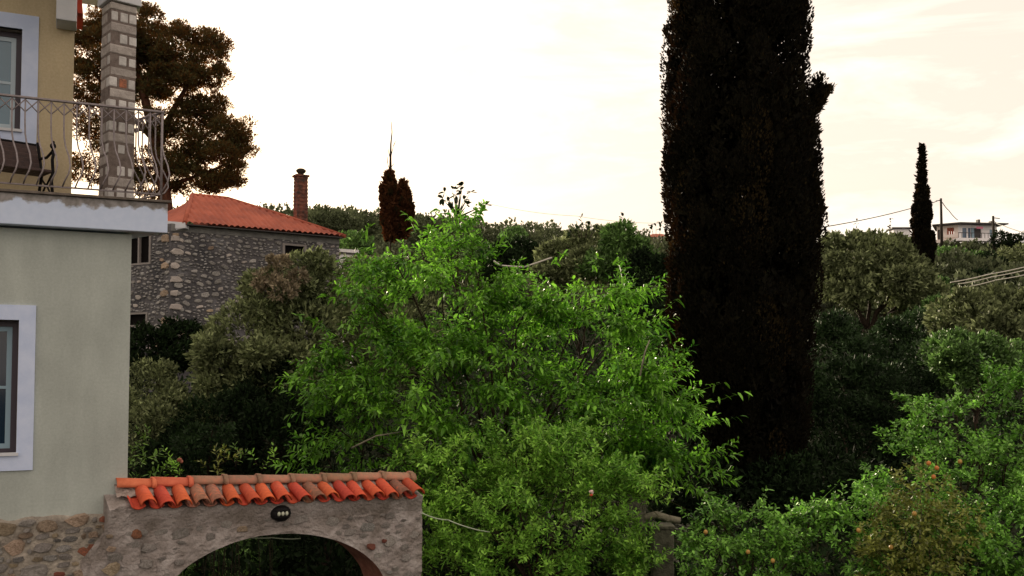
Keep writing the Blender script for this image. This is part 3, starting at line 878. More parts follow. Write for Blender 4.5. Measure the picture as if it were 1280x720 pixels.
mb = MB(); wall_cells(mb, 0, s_end, gz, z_ev, holesR, 0, .35, fR); mb.build('wall', m_shw, sh)
mb = MB(); wall_cells(mb, -7, -.002, gz, z_ev, holesL, .0, .35, fL); mb.build('wall', m_shw, sh)
mb = MB(); mb.box(s_end - .3, s_end - .003, .36, 6, gz, z_ev, fR); mb.box(.6, s_end - .4, .9, .95, gz, z_ev, fR); mb.build('rear_mass', M['dark_room'], sh)
# upper rendered band under the eaves
mb = MB(); mb.box(-.0, s_end, -.03, .0, z_ev - .28, z_ev - .01, fR); mb.build('eave_band', rough_mat('eave_render', (.12, .12, .12), (.20, .20, .19), 3, .95, .4), sh)
def sh_window(fn, a, b, z0, z1, mull):
    w = MB(); e = .07
    w.box(a - .03, a + e, -.03, .10, z0, z1, fn); w.box(b - e, b + .03, -.03, .10, z0, z1, fn); w.box(a + e, b - e, -.02, .10, z1 - e, z1, fn); w.box(a + e, b - e, -.02, .10, z0, z0 + e, fn)
    if mull: w.box((a + b) / 2 - .04 + mull, (a + b) / 2 + .04 + mull, -.015, .09, z0 + e, z1 - e, fn)
    f = w.build('window', M['stone_w'], sh)
    w = MB(); w.box(a + e - .01, b - e + .01, .12, .14, z0 + e - .01, z1 - e + .01, fn); w.build('pane', M['dark_room'], f)
M['stone_w'] = plain('grey_wooden_window_frame', (.22, .20, .19), .8)
sh_window(fR, *[h1[0], h1b[0]], h1b[1], h1[1], 0)
sh_window(fL, wl0[0] - .25, wl1[0], wl1[1], wl0[1], .02)
sh_window(fL, wl2[0] - .25, wl3[0], wl3[1], wl2[1], 0)
# stones: the largest are parts, the rest one stuff part
rs = random.Random(33)
cell = {}
def scatter(s0, s1, z0, z1, holes, n, wmin, wmax):
    out = []; t_ = 0
    while len(out) < n and t_ < n * 14:
        t_ += 1
        s = rs.uniform(s0, s1); z = rs.uniform(z0, z1); w = wmin + (wmax - wmin) * rs.random() ** 1.8; hh = w * rs.uniform(.45, .8)
        if any(a - w * .6 < s < b + w * .6 and c - hh * .6 < z < d + hh * .6 for a, b, c, d in holes): continue
        key = (int(s / .45), int(z / .45)); bad = False
        for i in (-1, 0, 1):
            for j in (-1, 0, 1):
                for (a, b, c, d) in cell.get((key[0] + i, key[1] + j), ()):
                    if abs(s - a) < (w + c) * .5 and abs(z - b) < (hh + d) * .52: bad = True
        if bad: continue
        cell.setdefault(key, []).append((s, z, w, hh)); out.append((s, z, w, hh))
    return out
zlo = SF.hit(250, 440)[1]
for fn, fr, s0, s1, holes, nb, ns in ((fR, SF, .15, s_end, holesR, 170, 900), (fL, LFr, -5.5, -.12, holesL, 110, 600)):
    cell.clear()
    big = scatter(s0, s1, zlo, z_ev - .3, holes, nb, .24, .36)
    small = scatter(s0, s1, zlo, z_ev - .3, holes, ns, .09, .22)
    rot = fr.a
    for (s, z, w, hh) in big:
        kind = rs.choices(['stone_grey', 'stone_tan', 'col_stone'], [9, .5, 1.5])[0]
        o = bpy.data.objects.new('stone', rs.choice(POOL[kind])); COL.objects.link(o); o.parent = sh
        o.location = fn(s, 0.0, z); o.scale = (w, .05, hh * .8); o.rotation_euler = (0, rs.uniform(-.35, .35), rot)
    mb = MB()
    for (s, z, w, hh) in small:
        me = rs.choice(POOL['stone_grey']); an = rs.uniform(-.4, .4); ca, sa = math.cos(an), math.sin(an)
        V = []
        for v in me.vertices:
            x_, z_ = v.co.x * w, v.co.z * hh
            V.append(fn(s + x_ * ca - z_ * sa, v.co.y * .05, z + x_ * sa + z_ * ca))
        mb.add(V, [tuple(p.vertices) for p in me.polygons], True)
    tag(mb.build('small_stones', rough_mat('small_wall_stones', (.13, .13, .135), (.36, .355, .36), 2.2, .92, .5, 20, c3=(.26, .25, .24)), sh), kind='stuff')
# quoins at the corner
for k in range(9):
    z = z_ev - .55 - k * .52; w = .5 if k % 2 else .36
    o = bpy.data.objects.new('quoin', POOL['col_stone'][k % 7]); COL.objects.link(o); o.parent = sh
    o.location = fR(w * .42, 0, z); o.scale = (w, .08, .26); o.rotation_euler = (0, rs.uniform(-.05, .05), SF.a)
    if k % 2: continue
    o = bpy.data.objects.new('quoin', POOL['stone_tan'][k % 7]); COL.objects.link(o); o.parent = sh
    o.location = fL(-.3, 0, z); o.scale = (.45, .08, .30); o.rotation_euler = (0, 0, LFr.a)
# roof
ov = .35
sEA = SF.hit(231, 279, ov)[0]; sEB = SF.hit(432, 292, ov)[0]
DR = 3.2
s1r, zr1 = SF.hit(240, 243, -DR); s2r, zr2 = SF.hit(285, 250, -DR)
zr = (zr1 + zr2) / 2
poly_top = [(sEA, -ov), (s1r, DR), (s2r, DR), (sEB, -ov)]
def dmax(s):
    for (a, da), (b, db) in zip(poly_top, poly_top[1:]):
        if a <= s <= b: return da + (db - da) * (s - a) / max(b - a, 1e-6)
    return -ov
def rz(d): return z_ev + (zr - z_ev) * (d + ov) / (DR + ov)
mb = MB(); V = []; step = .052; ncol = int((sEB - sEA) / step); rows = 9
lo_s = min(sEA, s1r)
for i in range(ncol + 1):
    s = sEA + (sEB - sEA) * i / ncol
    dm = max(dmax(s), -ov + .02)
    for j in range(rows + 1):
        d = -ov + (dm + ov) * j / rows
        cz = .08 * abs(math.sin(math.pi * s / .23)) + .018 * noise.noise((s * 3, d * 3, 2))
        V.append(fR(s, d, rz(d) + cz + (.012 if (int(d / .32) % 2) else 0)))
mb.add(V, [(i * (rows + 1) + j, (i + 1) * (rows + 1) + j, (i + 1) * (rows + 1) + j + 1, i * (rows + 1) + j + 1) for i in range(ncol) for j in range(rows)], True)
m_rt = rough_mat('orange_roof_tiles', (.24, .055, .032), (.40, .10, .055), 1.0, .85, .3, 12, c3=(.33, .078, .042), dist=.03)
rf = tag(mb.build('roof_tiles', m_rt, sh), kind='stuff')
# left hip and back planes, fascia, soffit
A = fR(sEA, -ov, z_ev + .02); R1 = fR(s1r, DR, zr + .02); R2 = fR(s2r, DR, zr + .02); B = fR(sEB, -ov, z_ev + .02)
la = Vector(A) + Vector((-math.cos(R(30)), math.sin(R(30)), 0)) * 6.5
LB = Vector(R1) + Vector((-1.0, 3.5, 0)); LB.z = zr
BK = fR(sEB - .5, 6.5, z_ev); BL_ = tuple(la + Vector((3, 5, 0)))
mb = MB(); V = []; nn = 60
for i in range(nn + 1):
    k = i / nn; e0 = Vector(A).lerp(la, k); e1 = Vector(R1).lerp(LB, k * .9)
    for j in range(5):
        p_ = e0.lerp(e1, j / 4); V.append((p_.x, p_.y, p_.z + .05 * abs(math.sin(i * math.pi / 2.2))))
mb.add(V, [(i * 5 + j, i * 5 + j + 1, (i + 1) * 5 + j + 1, (i + 1) * 5 + j) for i in range(nn) for j in range(4)], True)
mb.add([R1, R2, B, BK, BL_, tuple(LB)], [(0, 1, 5), (1, 3, 4, 5), (1, 2, 3)])
tag(mb.build('roof_tiles', m_rt, sh), kind='stuff')
mb = MB()
mb.tube([A, R1], .09, 6); mb.tube([R1, R2], .09, 6); mb.tube([R2, fR((s2r + sEB) / 2, (DR - ov) / 2, (zr + z_ev) / 2 + .05), B], .09, 6)
mb.build('hip_tiles', m_rt, sh)
mb = MB(); mb.box(sEA + .05, sEB - .05, -ov + .05, .4, z_ev - .05, z_ev - .01, fR); mb.build('soffit_board', M['far_roof'], sh)
mb = MB(); p0 = Vector(A)
q = [p0 + Vector((-1.1, .35, .14)), p0 + Vector((.02, -.03, .0)), p0 + Vector((.02, -.03, -.20)), p0 + Vector((-.4, .15, -.26)), p0 + Vector((-1.1, .35, -.16))]
V = [tuple(x) for x in q] + [tuple(x + Vector((0, .5, 0))) for x in q]
mb.add(V, [(0, 4, 3, 2, 1), (5, 6, 7, 8, 9), (0, 1, 6, 5), (1, 2, 7, 6), (2, 3, 8, 7), (3, 4, 9, 8)]); mb.build('eave_board', M['white_trim'], sh)
# chimney
sc0, zc0 = SF.hit(371.5, 276, -1.3); sc1 = SF.hit(387, 276, -1.3)[0]; zc1 = SF.hit(379, 220, -1.3)[1]
m_ch = rough_mat('sooty_brick_chimney', (.035, .022, .018), (.20, .07, .042), 5, .92, .9, 16, c3=(.12, .045, .03), dist=.03)
wch = (sc1 - sc0)
mb = MB(); V = []
nl = 34
for j in range(nl + 1):
    z = zc0 - .8 + (zc1 - zc0 + .8) * j / nl; o_ = .018 if j % 2 else 0
    for (a, b) in ((0, 0), (1, 0), (1, 1), (0, 1)):
        V.append(fR(sc0 + (a * (wch * .82)) + (o_ if a else -o_) + .02 * noise.noise((z, a * 5, 1)), 1.3 + b * .42 + (o_ if b else -o_), z))
mb.add(V, [(j * 4 + k, j * 4 + (k + 1) % 4, (j + 1) * 4 + (k + 1) % 4, (j + 1) * 4 + k) for j in range(nl) for k in range(4)] + [(nl * 4, nl * 4 + 1, nl * 4 + 2, nl * 4 + 3)])
ch = mb.build('chimney', m_ch, sh)
cx = sc0 + wch * .41
mb = MB(); mb.box(sc0 - .06, sc0 + wch * .82 + .06, 1.24, 1.78, zc1 - .02, zc1 + .06, fR); mb.build('cap_slab', m_ch, ch)
mb = MB(); c_ = fR(cx, 1.5, zc1); mb.tube([(c_[0], c_[1], c_[2] + d) for d in (.05, .12, .20, .28, .34)], [.16, .11, .20, .21, .13], 10); mb.build('chimney_pot', M['pole'], ch)
# white annex window at the far end
s, z = SF.hit(426, 304, -.05); s2, z2 = SF.hit(446, 332, -.05)
ax = bpy.data.objects.new('annex', None); COL.objects.link(ax); ax.parent = sh
mb = MB(); wall_cells(mb, s_end + .01, s_end + .95, gz, z_ev - .45, [(s + .25, s + .6, z2, z - .55)], .1, .35, fR); mb.build('wall', M['far_white'], ax)
mb = MB(); mb.box(s + .25, s + .6, .26, .3, z2, z - .55, fR); mb.build('pane', M['dark_room'], ax)
mb = MB(); mb.box(s_end + .0, s_end + 1.0, .04, .6, z - .44, z - .36, fR); mb.build('lintel', M['far_roof'], ax)

# ================================================================== FAR HOUSE, POLES, WIRES
def at2(u, v, Y): return at(u, v, Y)
FY = 150.0
c0 = at(1198, 290, FY)
FF = Frame(1198, 290, FY, R(8)); FLf = Frame(1198, 290, FY, R(-28))
fh = thing('hilltop_villa', 'small white flat roofed villa with balcony on the hilltop at right', 'house', (FF.o.x, FF.o.y, 0))
def FP(fr):
    o = Vector((FF.o.x, FF.o.y, 0)); return lambda s, y, z: tuple(fr.P(s, -y, z) - o)
gR, gL = FP(FF), FP(FLf)
def zz(v, fr=FF): return fr.hit(1198, v)[1]
e1 = FF.hit(1246, 290)[0]; e0 = FLf.hit(1171, 290)[0]
zt_, zfl, zbt = zz(281), zz(299), zz(309)
def S_(u): return FF.hit(u, 290)[0]
def SL(u): return FLf.hit(u, 290)[0]
mb = MB()
wall_cells(mb, 0, e1, zfl, zt_, [(S_(1203), S_(1208.5), zfl, zz(284.5)), (S_(1210), S_(1213.5), zfl, zz(284.5)), (S_(1217), S_(1226.5), zfl, zz(284.5)), (S_(1237), S_(1241), zz(295), zz(286))], 0, .3, gR)
mb.build('wall', M['far_white'], fh)
mb = MB(); wall_cells(mb, e0, -.01, zfl, zt_, [(SL(1184), SL(1192.5), zz(293), zz(284)), (SL(1172), SL(1175), zfl, zz(285.5))], 0, .3, gL); mb.build('wall', M['far_pink'], fh)
for (u0, u1, va, vb, m_) in ((1203, 1208.5, 299, 284.5, 'far_pane'), (1210, 1213.5, 299, 284.5, 'far_pane'), (1217, 1226.5, 299, 284.5, 'far_roof'), (1237, 1241, 295, 286, 'curtain')):
    mb = MB(); mb.box(S_(u0), S_(u1), .16, .2, zz(va), zz(vb), gR); mb.build('window_pane', M[m_], fh)
mb = MB(); mb.box(S_(1213.5), S_(1217), -.15, -.05, zfl, zz(284.5), gR); mb.build('curtain', M['curtain'], fh)
mb = MB(); mb.box(S_(1216), S_(1224), -1.0, -.9, zz(286.5), zz(284), gR); mb.build('awning', plain('pink_awning', (.62, .20, .30), .8), fh)
for k in range(3):
    a = SL(1184) + (SL(1192.5) - SL(1184)) * (k / 3); b_ = a + (SL(1192.5) - SL(1184)) / 3 * .8
    mb = MB(); mb.box(a, b_, -.06, .04, zz(293), zz(284), gL); mb.build('shutter', M['far_shutter'], fh)
mb = MB(); mb.box(SL(1172), SL(1175), .1, .15, zfl, zz(285.5), gL); mb.build('window_pane', M['far_roof'], fh)
mb = MB(); mb.box(-1.0, e1 + .5, -1.6, .0, zfl - .45, zfl, gR); mb.build('balcony_floor', M['far_white'], fh)
mb = MB(); mb.box(e0 - .2, -.2, -.5, .0, zfl - .45, zfl + .05, gL); mb.build('balcony_floor', M['far_pink'], fh)
mb = MB(); mb.box(-1, e1 + .4, -1.55, -1.48, zfl + .75, zfl + .85, gR)
for k in range(15): x_ = -1 + (e1 + 1.2) * k / 14; mb.box(x_, x_ + .06, -1.54, -1.49, zfl, zfl + .8, gR)
mb.build('balcony_rail', M['far_roof'], fh)
# solid parapet bands on the left side
mb = MB(); mb.box(SL(1180), -.2, -.6, -.52, zfl + .3, zfl + .75, gL); mb.build('parapet', M['far_pink'], fh)
mb = MB(); mb.add([gL(e0 - .6, -.9, zt_), gR(-.6, -1.5, zt_), gR(e1 + 1.0, -1.5, zt_), gR(e1 + 1.0, 6, zt_), gL(e0 - .6, 6, zt_)] + [gL(e0 - .6, -.9, zt_ + .2), gR(-.6, -1.5, zt_ + .2), gR(e1 + 1.0, -1.5, zt_ + .2), gR(e1 + 1.0, 6, zt_ + .2), gL(e0 - .6, 6, zt_ + .2)],
    [(4, 3, 2, 1, 0), (5, 6, 7, 8, 9), (0, 1, 6, 5), (1, 2, 7, 6), (2, 3, 8, 7), (3, 4, 9, 8), (4, 0, 5, 9)]); mb.build('flat_roof', M['far_roof'], fh)
for u_ in (1185, 1205, 1229, 1246): 
    mb = MB(); x_ = S_(u_); mb.box(x_, x_ + .45, -1.2, -.8, zbt - 3.5, zfl - .45, gR); mb.build('pillar', M['far_white'], fh)
mb = MB(); mb.box(S_(1228), S_(1230.5), 1.0, 1.6, zt_ + .3, zt_ + 1.1, gR); mb.box(S_(1244), S_(1247), 1.0, 1.6, zt_ + .3, zt_ + .9, gR); mb.build('roof_vent', M['far_roof'], fh)
mb = MB(); mb.box(.5, e1 - .2, .5, 4, zbt - 3, zfl - .46, gR); mb.build('lower_storey', M['far_roof'], fh)
mb = MB(); mb.box(S_(1246), S_(1262), -1.0, -.6, zz(304), zz(302.2), gR); mb.build('terrace_edge', M['far_white'], fh)

def small_house(name, label, cat, u0, u1, v0, v1, Y, wm, rm, pitched=False):
    a = at(u0, v1, Y); b_ = at(u1, v0, Y); d = (b_.x - a.x)
    t_ = thing(name, label, cat, ((a.x + b_.x) / 2, Y, a.z - 3))
    H_ = b_.z - a.z + 3
    mb = MB(); mb.box(-d / 2, d / 2, 0, d * .8, 0, H_ * (1 if not pitched else .93)); mb.build('wall', wm, t_)
    mb = MB()
    if pitched:
        mb.add([(-d / 2 - .3, -.3, H_ * .9), (d / 2 + .3, -.3, H_ * .9), (d / 2 + .3, d * .8 + .3, H_ * .9), (-d / 2 - .3, d * .8 + .3, H_ * .9), (-d * .2, d * .4, H_ + .3), (d * .2, d * .4, H_ + .3)],
               [(3, 2, 1, 0), (0, 1, 5, 4), (1, 2, 5), (2, 3, 4, 5), (3, 0, 4)])
    else: mb.box(-d / 2 - .3, d / 2 + .3, -.3, d * .8, H_, H_ + .2)
    mb.build('roof', rm, t_)
    mb = MB(); mb.box(-d * .2, d * .1, -.03, .01, H_ * .55, H_ * .8); mb.build('window', M['far_roof'], t_)
    return t_
small_house('white_cottage', 'small white cottage wall half hidden left of the slim cypress', 'house', 1117, 1138, 286, 300, 140, M['far_white'], M['far_roof'])
small_house('red_roofed_cottage', 'tiny red roofed cottage on the ridge left of the giant cypress', 'house', 809, 838, 293, 303, 150, M['far_pink'], M['far_red'], True)
small_house('pale_ruin', 'pale pinkish wall fragment among bushes below the ridge', 'ruin', 700, 716, 308, 318, 110, M['far_pink'], M['far_pink'])

def pole(label, u, v0, v1, Y, arm):
    a = at(u, v1 + 12, Y); b_ = at(u, v0, Y); H_ = b_.z - a.z
    t_ = thing('utility_pole', label, 'utility pole', a, 0, 'wooden utility poles on the hill')
    mb = MB(); mb.tube([(0, 0, 0), (0, 0, H_)], [.22, .15], 8); mb.build('post', M['pole'], t_)
    mb = MB(); mb.tube([(0, 0, H_ - .25), (arm, 0, H_ - .35)], .06, 5); mb.build('arm', M['pole'], t_)
    return b_
pole('tall dark pole left of the white hilltop villa', 1177.5, 248, 304, 130, -.7)
pole('short dark pole standing before the villa balcony', 1242.5, 270, 308, 130, .9)
def wire(label, pts, r, m, sag=0, name='overhead_wire', cat='wire', group=None):
    P = [at(*p) for p in pts]; out = []
    for a, b_ in zip(P, P[1:]):
        for k in range(9):
            q_ = a.lerp(b_, k / 8); q_.z -= sag * 4 * (k / 8) * (1 - k / 8); out.append(q_)
    c = P[0]
    mb = MB(); mb.tube([p - c for p in out], r, 5)
    o = mb.build(name, m, None, c); tag(o, label, cat, group); return o
wire('thin wire running left from the tall pole behind the slim cypress', [(1177, 249, 130), (1137, 261, 122), (1028, 284, 105)], .055, M['wire'], .15, group='wires on the hill')
wire('short slack wire dropping from the tall pole to the villa roof', [(1178, 253, 130), (1186, 263, 137), (1197, 275, 143)], .055, M['wire'], .1, group='wires on the hill')
wire('thin wire leaving the short pole to the right edge', [(1243, 277, 130), (1254, 282, 127), (1290, 293, 120)], .055, M['wire'], .1, group='wires on the hill')
wire('faint wire slanting over the ridge left of the giant cypress', [(612, 255, 90), (720, 270, 95), (830, 279, 100)], .02, M['wire_pale'], .2, group='wires on the hill')
wire('topmost of three pale cables slanting down at the right edge', [(1188, 353, 34), (1235, 343, 34), (1292, 331, 34)], .018, M['wire_pale'], .02, 'pale_cable', 'cable', 'pale cables at the right edge')
wire('middle one of three pale cables at the right edge', [(1198, 355, 34), (1240, 346, 34), (1292, 335, 34)], .018, M['wire_pale'], .02, 'pale_cable', 'cable', 'pale cables at the right edge')
wire('lowest of three pale cables, ending at a leafy stub', [(1206, 359, 34), (1245, 350, 34), (1292, 341, 34)], .018, M['wire_pale'], .02, 'pale_cable', 'cable', 'pale cables at the right edge')
wire('pale pipe rail poking out above the bright green tree', [(617, 326, 30), (626, 332, 30), (655, 334, 30), (690, 322, 30)], .026, M['wire_pale'], 0, 'pipe_rail', 'pipe')
wire('thin pale cord from the gateway end into the light green tree', [(527, 641, 11.6), (560, 650, 11.9), (612, 665, 12.1)], .008, M['cord'], .02, 'cord', 'cord')
wire('thin pale wire stretched under the crown of the arch', [(304, 671, 11.0), (340, 672, 11.2), (376, 673, 11.4)], .006, M['cord'], .01, 'cord', 'cord')

# posts under the light green tree
def posts():
    for (u0, u1, v0, Y, lab) in ((786, 829, 614, 13.6, 'lichened concrete gatepost left of the dark gap'), (815, 842, 662, 13.2, 'shorter grey green post right of the dark gap')):
        if u0 == 786: u1 = 807
        else: u0 = 816
        a = at(u0, v0, Y); b_ = at(u1, v0, Y); w = b_.x - a.x
        mb = MB(); n = 24; V = []
        for j in range(n + 1):
            z = a.z * j / n
            for (x_, y_) in ((0, 0), (w, 0), (w, w), (0, w)):
                V.append((x_ + .012 * noise.noise((z * 3, x_ * 9, y_ * 9)), y_ + .012 * noise.noise((z * 3, x_ * 9 + 4, y_)), z))
        mb.add(V, [(j * 4 + k, j * 4 + (k + 1) % 4, (j + 1) * 4 + (k + 1) % 4, (j + 1) * 4 + k) for j in range(n) for k in range(4)] + [(n * 4, n * 4 + 1, n * 4 + 2, n * 4 + 3)])
        t_ = thing('concrete_post', lab, 'post', (a.x, Y, 0), 0)
        o = mb.build('shaft', M['post'], t_); bevel(o, .015)
        mb = MB(); mb.box(-.02, w + .02, -.02, w + .02, a.z + .002, a.z + .05); o = mb.build('cap', M['post'], t_); bevel(o, .01)
posts()
o = wire('sawn pale branch stub sticking out right of the post', [(806, 647, 13.0), (820, 643, 12.95), (836, 648, 12.9), (850, 651, 12.9)], .05, M['bark_pale'], 0, 'branch_stub', 'branch')

# ================================================================== VEGETATION
def unit(a): return a / np.maximum(np.linalg.norm(a, axis=1, keepdims=True), 1e-9)

def leaf_big(P, D, Ln, Wd, droop, rng, fold=.12):
    """lanceolate drooping leaf, 7 vertices 6 triangles"""
    n = len(P); Z = np.array([0, 0, 1.0])
    D = unit(D); Sd = np.cross(D, Z) + rng.normal(0, .35, (n, 3)); Sd = unit(Sd - D * (Sd * D).sum(1, keepdims=True))
    N = np.cross(Sd, D)
    L_ = Ln[:, None]; W_ = Wd[:, None] / 2; dr = (droop * Ln)[:, None] * Z
    V = np.zeros((n, 7, 3))
    V[:, 0] = P
    V[:, 1] = P + D * L_ * .5 - dr * .22 - N * W_ * fold * 4
    V[:, 2] = P + D * L_ * .92 - dr
    for i, (t_, w, s_) in enumerate(((.30, .92, 1), (.66, .80, 1), (.30, .92, -1), (.66, .80, -1))):
        V[:, 3 + i] = P + D * L_ * t_ - dr * t_ * t_ + Sd * W_ * w * s_
    T = np.array([(0, 1, 3), (3, 1, 4), (4, 1, 2), (0, 5, 1), (5, 6, 1), (6, 2, 1)])
    return V.reshape(-1, 3), (np.arange(n)[:, None, None] * 7 + T[None]).reshape(-1, 3)

def leaf_small(P, D, Ln, Wd, rng):
    """rhombic leaf, 4 vertices 2 triangles, any roll"""
    n = len(P); D = unit(D)
    Sd = rng.normal(0, 1, (n, 3)); Sd = unit(Sd - D * (Sd * D).sum(1, keepdims=True))
    V = np.zeros((n, 4, 3))
    V[:, 0] = P; V[:, 2] = P + D * Ln[:, None]
    N = np.cross(Sd, D) * (Ln * .08)[:, None]
    m_ = P + D * Ln[:, None] * .5
    V[:, 1] = m_ + Sd * Wd[:, None] / 2 + N; V[:, 3] = m_ - Sd * Wd[:, None] / 2 + N
    T = np.array([(0, 1, 2), (0, 2, 3)])
    return V.reshape(-1, 3), (np.arange(n)[:, None, None] * 4 + T[None]).reshape(-1, 3)

def join(parts):
    Vs, Ts, o = [], [], 0
    for V, T in parts:
        Vs.append(V); Ts.append(T + o); o += len(V)
    return np.concatenate(Vs), np.concatenate(Ts)

def twig_tris(A, B, r):
    """thin three sided twigs from A to B"""
    n = len(A); D = unit(B - A); X = np.cross(D, np.array([.3, .5, .81])); X = unit(X); Y_ = np.cross(D, X)
    V = np.zeros((n, 4, 3))
    for k in range(3):
        a = 2 * math.pi * k / 3; V[:, k] = A + (X * math.cos(a) + Y_ * math.sin(a)) * r
    V[:, 3] = B
    T = np.array([(0, 1, 3), (1, 2, 3), (2, 0, 3)])
    return V.reshape(-1, 3), (np.arange(n)[:, None, None] * 4 + T[None]).reshape(-1, 3)

def sample_lobes(lobes, n, rng, shell=.16, inner=.25, up=.0, cull=.72, main=0):
    """points near the surfaces of a union of ellipsoids, with outward directions"""
    C = np.array([l[0] for l in lobes]); Rr = np.array([l[1] for l in lobes])
    w = (Rr[:, 0] * Rr[:, 2]) * (np.arange(len(lobes)) >= main) + (Rr[:, 0] * Rr[:, 2]) * .35 * (np.arange(len(lobes)) < main); w = w / w.sum()
    out_p, out_d = [], []; got = 0
    while got < n:
        m_ = n * 2
        k = rng.choice(len(lobes), m_, p=w)
        d = unit(rng.normal(0, 1, (m_, 3)))
        rr = 1 - np.abs(rng.normal(0, shell, m_))
        ins = rng.random(m_) < inner
        rr = np.where(ins, rng.random(m_) ** .5 * .95, rr)
        rr = np.clip(rr, .1, 1.03)
        # lumps on each lobe
        P = C[k] + d * Rr[k] * rr[:, None]
        # drop points lying deep inside another lobe
        q = ((P[:, None, :] - C[None]) / Rr[None]); q = np.sqrt((q ** 2).sum(2)); q[np.arange(m_), k] = 9
        ok = (q.min(1) > cull) | (rng.random(m_) < .18)
        P, d = P[ok], d[ok]
        out_p.append(P); out_d.append(d); got += len(P)
    return np.concatenate(out_p)[:n], np.concatenate(out_d)[:n]

def sublobes(lobes, n, rng, size=(.28, .5), squash=.8):
    """break the outline: smaller lobes budding from the surface of the main ones"""
    out = list(lobes)
    P, d = sample_lobes(lobes, n, rng, .04, 0, cull=.9)
    mr = np.mean([l[1][0] for l in lobes])
    for p, q in zip(P, d):
        r = mr * rng.uniform(*size)
        out.append((p, (r, r, r * squash)))
    return out

def shoots(P, Dn, length, nleaf, Lf, Wf, droop, rng, up=.5, jit=.5, rosette=.5):
    """leafy shoots: returns leaf geometry and the twig ends"""
    n = len(P)
    SD = unit(Dn * .9 + np.array([0, 0, up]) + rng.normal(0, jit, (n, 3)))
    SL = length * rng.uniform(.55, 1.3, n)
    E = P + SD * SL[:, None]; E[:, 2] -= SL * .10
    bp, bd, bl = [], [], []
    X = unit(np.cross(SD, np.array([.12, .23, .95]))); Y_ = np.cross(SD, X)
    ph0 = rng.uniform(0, 6.28, n)
    for i in range(nleaf):
        f = (i + .6) / nleaf
        f = f ** (1 - rosette * .5)
        a = ph0 + i * 2.4
        rad = X * np.cos(a)[:, None] + Y_ * np.sin(a)[:, None]
        bp.append(P + (E - P) * f + rng.normal(0, .004, (n, 3)))
        bd.append(rad * (1.0 - .35 * f) + SD * (.25 + .65 * f) + rng.normal(0, .12, (n, 3)))
        bl.append(Lf * rng.uniform(.6, 1.15, n) * (1 - .3 * abs(f - .6)))
    BP, BD, BL = np.concatenate(bp), np.concatenate(bd), np.concatenate(bl)
    keep = rng.random(len(BP)) < .9
    BP, BD, BL = BP[keep], BD[keep], BL[keep]
    return leaf_big(BP, BD, BL, BL * (Wf / Lf) * rng.uniform(.8, 1.2, len(BL)), droop * rng.uniform(.3, 1.6, len(BL)), rng), (P, E)

MAINR = .9
def to_lobes(spec, rng, yj=.5, sq=1.0, yf=1.0, mainr=None):
    """lobes measured in the photograph: (u, v, radius_px, distance)"""
    out = []
    for s_ in spec:
        u, v, r, Y = s_[:4]; r = r * (mainr or MAINR)
        p = at(u, v, Y); rr = r * Y / 1200.0
        out.append((np.array(p), (rr, rr * yf, rr * sq)))
    return out

def limbs(base, lobes, r0, rng, m, parent, sides=8, every=1, fork=.35):
    mb = MB(); base = Vector(base)
    tops = [Vector(l[0]) for l in lobes]
    cen = sum(tops, Vector()) / len(tops)
    fk = base.lerp(Vector((cen.x, cen.y, cen.z)), fork); fk.x = base.x + (fk.x - base.x) * .6; fk.y = base.y + (fk.y - base.y) * .6
    mb.tube([base - Vector((0, 0, .3)), base + Vector((0, 0, .05)), base.lerp(fk, .5) + Vector((rng.normal(0, .05), rng.normal(0, .05), 0)), fk], [r0 * 1.35, r0 * 1.05, r0 * .9, r0 * .75], sides)
    for i, t_ in enumerate(tops[::every]):
        e = t_ + (t_ - fk).normalized() * float(lobes[i * every][1][0]) * .45
        md = fk.lerp(e, .5) + Vector(rng.normal(0, .08, 3)) * (e - fk).length; 
        pts = []
        for k in range(9):
            a = k / 8; p = fk * (1 - a) ** 2 + md * 2 * a * (1 - a) + e * a * a
            p = p + Vector(rng.normal(0, .012, 3)) * (e - fk).length; pts.append(p)
        rr = r0 * .6 / max(1, len(tops[::every]) ** .35)
        mb.tube(pts, [rr * (1 - .82 * k / 8) for k in range(9)], 6)
        for q in range(3):
            s = pts[rng.integers(3, 8)]; d = Vector(rng.normal(0, 1, 3)); d.z = abs(d.z) * .6 + .1; d.normalize()
            e2 = s + d * float(lobes[i * every][1][0]) * .8
            mb.tube([s, s.lerp(e2, .5) + Vector(rng.normal(0, .05, 3)), e2], [rr * .35, rr * .22, rr * .06], 5)
    c = parent.location
    mb.v = [(v[0] - c.x, v[1] - c.y, v[2] - c.z) for v in mb.v]
    return mb.build('trunk', m, parent)

def finish_crown(parts, mat, parent, name='crown'):
    V, T = join(parts) if len(parts) > 1 else parts[0]
    V = V - np.array(parent.location)
    return link(name, tri_mesh(name, V, T, mat), parent)

